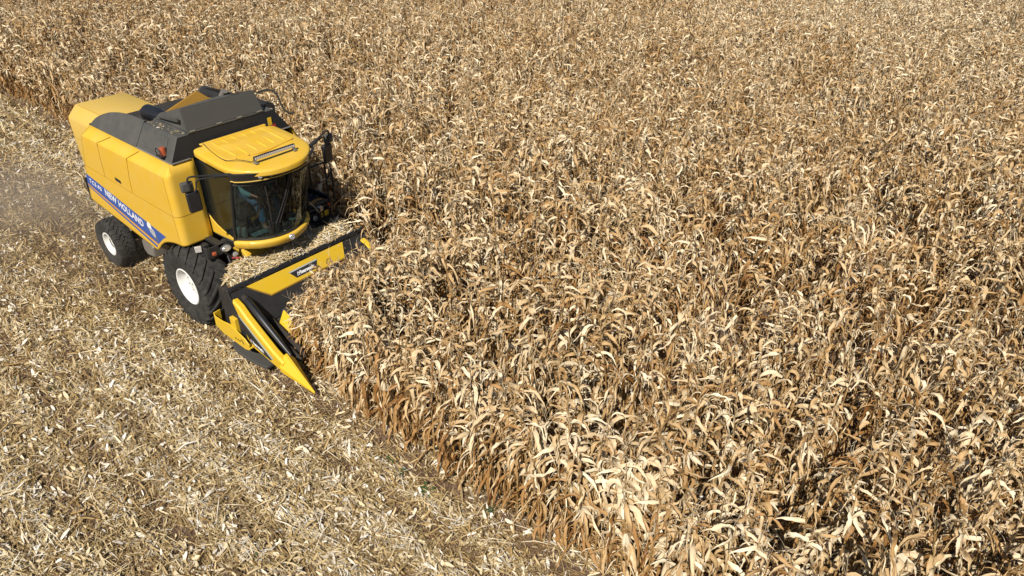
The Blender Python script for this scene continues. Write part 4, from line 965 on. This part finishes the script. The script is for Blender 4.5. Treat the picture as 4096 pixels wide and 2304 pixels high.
def lump(x, y):      # low windrows and hollows in the straw
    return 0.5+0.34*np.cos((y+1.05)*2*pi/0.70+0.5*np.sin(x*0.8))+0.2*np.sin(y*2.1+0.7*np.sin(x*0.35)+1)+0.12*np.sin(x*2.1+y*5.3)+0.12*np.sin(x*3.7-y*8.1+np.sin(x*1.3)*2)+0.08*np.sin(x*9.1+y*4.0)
NT = 3300000
X = rng.uniform(-36, 15, NT); Y_ = rng.uniform(-20, 2.4, NT)
C3 = np.stack([X, Y_, np.zeros(NT)], 1); vs_, dp = seen(C3, 0.42)
dens = np.clip((12.0/np.maximum(dp, 1))**1.5, 0, 1)
keep = vs_ & (rng.random(NT) < dens)
lm = lump(X, Y_)
edge = np.where(X > 2.2, np.clip((-Y_-0.95)/0.7, 0.55, 1), 1.0); edge = np.where((X > 2.2) & (Y_ > -1.0), 0.35, edge); edge = np.where((X <= 2.2) & (Y_ > 1.5), 0.2, edge)
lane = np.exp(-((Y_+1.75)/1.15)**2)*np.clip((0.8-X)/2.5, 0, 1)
keep &= rng.random(NT) < edge*(0.34+0.66*np.clip(lm, 0, 1))*(1-0.24*lane)
X, Y_, dp, lm, lane = X[keep], Y_[keep], dp[keep], lm[keep], lane[keep]; n = len(X)
grow = np.clip(dp/12.0, 1, 2.2)**0.75
u = rng.random(n)
L = np.where(u < 0.66, rng.uniform(0.025, 0.08, n), np.where(u < 0.95, rng.uniform(0.07, 0.18, n), rng.uniform(0.16, 0.36, n)))*grow
Wd = np.where(rng.random(n) < 0.5, rng.uniform(0.003, 0.010, n), rng.uniform(0.009, 0.034, n))*grow
Wd = np.minimum(Wd, L*0.40)
long_ = rng.random(n) < 0.09
L = np.where(long_, rng.uniform(0.22, 0.5, n), L); Wd = np.where(long_, rng.uniform(0.007, 0.016, n), Wd)
pale = rng.random(n) < 0.035
Wd = np.where(pale, rng.uniform(0.025, 0.06, n), Wd); L = np.where(pale, rng.uniform(0.07, 0.18, n), L)
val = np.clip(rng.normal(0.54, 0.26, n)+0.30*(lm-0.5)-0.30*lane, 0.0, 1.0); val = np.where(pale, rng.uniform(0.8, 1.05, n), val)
zz = 0.012+rng.random(n)**1.3*(0.03+0.09*np.clip(lm, 0, 1.2))
az = np.where(rng.random(n) < 0.35, rng.normal(0, 0.35, n), rng.uniform(0, 2*pi, n)); tl = rng.normal(0, 0.42, n)*np.where(long_, 0.25, 1)
zz = np.maximum(zz, np.abs(np.sin(tl))*L*0.36)
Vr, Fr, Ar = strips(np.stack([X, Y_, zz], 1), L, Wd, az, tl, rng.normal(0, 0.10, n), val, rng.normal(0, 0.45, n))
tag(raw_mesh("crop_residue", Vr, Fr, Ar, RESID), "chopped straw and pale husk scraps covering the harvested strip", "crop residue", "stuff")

# long cut stalks lying on the strip (part of the litter, thicker than the scraps)
mb = MB()
for i in range(340):
    while True:
        x = random.uniform(-20, 11); y = random.uniform(-11, -1.5)
        v_, d_ = seen(np.array([[x, y, 0.0]]), 0.1)
        if v_[0]: break
    if random.random() < 0.6: y = -1.05-0.7*random.randint(1, 8)+random.gauss(0, 0.05); a = random.gauss(0, 0.12)
    else: a = random.uniform(0, pi)
    Ls = random.uniform(0.10, 0.36); r = random.uniform(0.006, 0.011); z0 = random.uniform(0.03, 0.09); dz = random.uniform(-0.02, 0.05)
    n0 = len(mb.V); mb.tube([(x-cos(a)*Ls/2, y-sin(a)*Ls/2, z0), (x, y, z0+0.01), (x+cos(a)*Ls/2, y+sin(a)*Ls/2, z0+dz)], r, 6)
    vv = random.uniform(0.25, 0.9); mb.A += [(0.5, vv, 0.2)]*(len(mb.V)-n0)
tag(build(mb, "cut_stalks", STALKM, smooth=60, recalc=False), "cut pieces of yellowish corn stalk lying flat among the straw", "stalk litter", "stuff")

# standing stubs in the old rows
mb = MB(); mb.tube([(0, 0, 0), (0.01, 0, 0.09), (0.02, 0.005, 0.17)], [0.014, 0.012, 0.012], 7); mb.A = [(0.5, 0.55, 0.3)]*len(mb.V)
sb = build(mb, "corn_stub", STALKM, smooth=60, recalc=False); first = True; ns = 0
for kr in range(1, 9):
    y = -1.05-0.70*kr
    for x in np.arange(-6, 9.5, 0.36):
        x = float(x)+random.uniform(-0.12, 0.12); v_, d_ = seen(np.array([[x, y, 0.1]]), -0.01)
        if not v_[0] or random.random() < 0.35 or (-4 < x < 1.2 and y > -2.0): continue
        o = sb if first else sb.copy()
        if not first: COL.objects.link(o)
        first = False; ns += 1
        o.location = (x, y+random.gauss(0, 0.04), 0); o.rotation_euler = (random.gauss(0, 0.2), random.gauss(0, 0.3), random.uniform(0, 6.28)); s_ = random.uniform(0.7, 1.5); o.scale = (1, 1, s_)
        tag(o, "short cut corn stub standing in the straw of the harvested strip", "corn stub", group="cut stubs on the harvested strip")

# heap of husks piled behind the header bar
n = 5200
hy = rng.uniform(-1.12, 1.42, n); hx = rng.uniform(0.62, 1.50, n)
def heap_z(x, y):
    h = 1.10+0.24*np.exp(-((x-1.02)/0.42)**2)*(0.75+0.35*np.exp(-((y-0.6)/0.8)**2))+0.05*np.sin(y*5+x*7); return h-0.30*np.clip((-y-0.85)/0.4, 0, 1)-0.2*np.clip((0.7-x)/0.2, 0, 1)
hz = heap_z(hx, hy)+rng.uniform(-0.05, 0.04, n)
ok = hz > 0.80
Lh = np.where(rng.random(n) < 0.6, rng.uniform(0.06, 0.16, n), rng.uniform(0.14, 0.34, n)); Wh = rng.uniform(0.010, 0.034, n)
Vh, Fh, Ah = strips(np.stack([hx, hy, hz], 1)[ok], Lh[ok], Wh[ok], rng.uniform(0, 2*pi, ok.sum()), rng.normal(-0.05, 0.3, ok.sum()), rng.normal(0, 0.1, ok.sum()), np.clip(rng.normal(0.72, 0.17, ok.sum()), 0, 1), rng.normal(0, 0.5, ok.sum()))
tag(raw_mesh("husk_heap", Vh, Fh, Ah, RESID), "heap of dry husks and broken leaves piled on the header below the cab", "husk heap", "stuff")
gx = np.linspace(0.62, 1.5, 14); gy = np.linspace(-1.15, 1.43, 30); mb = MB()
mb.add([(x, y, float(heap_z(np.array(x), np.array(y)))-0.05) for x in gx for y in gy], [(i*30+j, i*30+j+1, (i+1)*30+j+1, (i+1)*30+j) for i in range(13) for j in range(29)]); mb.A = [(0.5, 0.12, 0.0)]*len(mb.V)
hb = build(mb, "heap_core", RESID, bpy.data.objects["husk_heap"], smooth=60)

# chaff caught on the ledges of the machine
n = 420
px = np.concatenate([rng.uniform(-2.8, -1.2, 170), rng.uniform(-1.1, 0.0, 90), rng.uniform(-0.5, 0.5, 60), rng.uniform(1.47, 1.58, 100)])
py = np.concatenate([rng.uniform(-1.0, 1.0, 170), rng.choice([-1, 1], 90)*rng.uniform(0.78, 0.93, 90), rng.uniform(0.85, 1.45, 60), rng.uniform(-1.4, 1.45, 100)])
pz = np.concatenate([np.full(170, 3.075), np.full(90, 3.535), np.full(60, 1.66), np.full(100, 1.385)])
Vc, Fc, Ac = strips(np.stack([px, py, pz], 1), rng.uniform(0.02, 0.09, n), rng.uniform(0.003, 0.014, n), rng.uniform(0, 2*pi, n), rng.normal(0, 0.12, n), rng.normal(0, 0.08, n), rng.uniform(0.4, 1, n), rng.normal(0, 0.2, n))
tag(raw_mesh("chaff_scraps", Vc, Fc, Ac, RESID), "small scraps of chaff lying on the ledges and decks of the harvester", "chaff", "stuff")

# ------------------------------------------------------------------ green weeds
def weed(x, y, s, label, k):
    mb = MB(); R_ = random.Random(k)
    for i in range(R_.randint(16, 24)):
        a = R_.uniform(0, 2*pi); rad = R_.uniform(0.0, 0.10); h = R_.uniform(0.03, 0.14); L = R_.uniform(0.04, 0.085); e = R_.uniform(-0.3, 0.7); w_ = L*0.33
        c = Vector((rad*cos(a), rad*sin(a), h)); d = Vector((cos(a)*cos(e), sin(a)*cos(e), sin(e))); sd = Vector((-sin(a), cos(a), 0))
        mb.add([c, c+d*L*0.45-sd*w_, c+d*L+Vector((0, 0, -0.012)), c+d*L*0.45+sd*w_, c+d*L*0.5+Vector((0, 0, -0.008))], [(0, 1, 4), (1, 2, 4), (2, 3, 4), (3, 0, 4)])
        mb.tube([(0, 0, 0.0), (c.x*0.6, c.y*0.6, h*0.7), c], 0.0025, 4)
    o = build(mb, "weed", WEED, smooth=60, recalc=False); o.location = (x, y, 0.0); o.scale = (s*0.62,)*3
    tag(o, label, "weed", group="green weeds")
for k, (x, y, s, lb) in enumerate((
    (6.37, -1.60, 1.5, "largest green weed growing on the bare soil beside the corn edge"),
    (5.85, -1.60, 1.0, "small green weed just left of the largest weed at the corn edge"),
    (5.51, -1.52, 1.0, "green weed at the foot of the corn edge nearest the harvester"),
    (7.28, -1.28, 1.15, "green weed tucked against the lowest stalks of the corn edge"),
    (2.26, -1.72, 0.9, "green weed on bare soil beside the yellow divider nose"),
    (1.71, -1.86, 0.6, "tiny green weed beside the skid shoe of the header"),
    (5.47, -3.87, 1.2, "green weed standing in straw at the bottom edge of the photo"),
    (-0.04, -4.05, 0.9, "green weed half buried in straw left of the front wheel"),
    (-0.76, -4.35, 0.9, "leftmost green weed in the straw near the left photo edge"),
    (3.17, -5.35, 0.9, "green weed low in the straw near the lower left photo corner"))):
    weed(x, y, s, lb, k)

# ------------------------------------------------------------------ dust hanging behind and beside the rear wheels
mb = MB(); n_ = 20; rings = []
DC, DR = Vector((-6.2, -2.0, 0.35)), Vector((5.4, 2.6, 1.5))
for t in np.linspace(0.04, 0.96, 9):
    z = cos(pi*t); r = sin(pi*t)
    rings.append([(DC.x+DR.x*r*cos(2*pi*i/n_), DC.y+DR.y*r*sin(2*pi*i/n_), DC.z+DR.z*z) for i in range(n_)])
mb.loft(rings)
dm = bpy.data.materials.new("field_dust"); dm.use_nodes = True; t = dm.node_tree; t.nodes.clear()
tc = N(t, "ShaderNodeTexCoord"); nz = N(t, "ShaderNodeTexNoise"); nz.inputs["Scale"].default_value = 0.7; nz.inputs["Detail"].default_value = 3
t.links.new(tc.outputs["Object"], nz.inputs["Vector"])
sub = N(t, "ShaderNodeVectorMath", operation='SUBTRACT'); sub.inputs[1].default_value = DC; t.links.new(tc.outputs["Object"], sub.inputs[0])
dv = N(t, "ShaderNodeVectorMath", operation='DIVIDE'); dv.inputs[1].default_value = DR; t.links.new(sub.outputs[0], dv.inputs[0])
ln = N(t, "ShaderNodeVectorMath", operation='LENGTH'); t.links.new(dv.outputs[0], ln.inputs[0])
mr = N(t, "ShaderNodeMapRange"); mr.interpolation_type = 'SMOOTHSTEP'; mr.inputs["From Min"].default_value = 0.98; mr.inputs["From Max"].default_value = 0.2; t.links.new(ln.outputs["Value"], mr.inputs["Value"])
m2 = N(t, "ShaderNodeMapRange"); m2.inputs["From Min"].default_value = 0.35; m2.inputs["From Max"].default_value = 0.7; m2.inputs["To Max"].default_value = 0.28; t.links.new(nz.outputs["Fac"], m2.inputs["Value"])
mm = N(t, "ShaderNodeMath", operation='MULTIPLY'); t.links.new(mr.outputs[0], mm.inputs[0]); t.links.new(m2.outputs[0], mm.inputs[1])
pv = N(t, "ShaderNodeVolumePrincipled"); pv.inputs["Color"].default_value = (0.76, 0.68, 0.57, 1); t.links.new(mm.outputs[0], pv.inputs["Density"])
o = N(t, "ShaderNodeOutputMaterial"); t.links.new(pv.outputs[0], o.inputs["Volume"])
tag(build(mb, "dust_cloud", dm), "thin pale brown dust hanging over the straw beside and behind the rear wheel", "dust", "stuff")
SC.cycles.volume_step_rate = 2.0; SC.cycles.volume_max_steps = 128
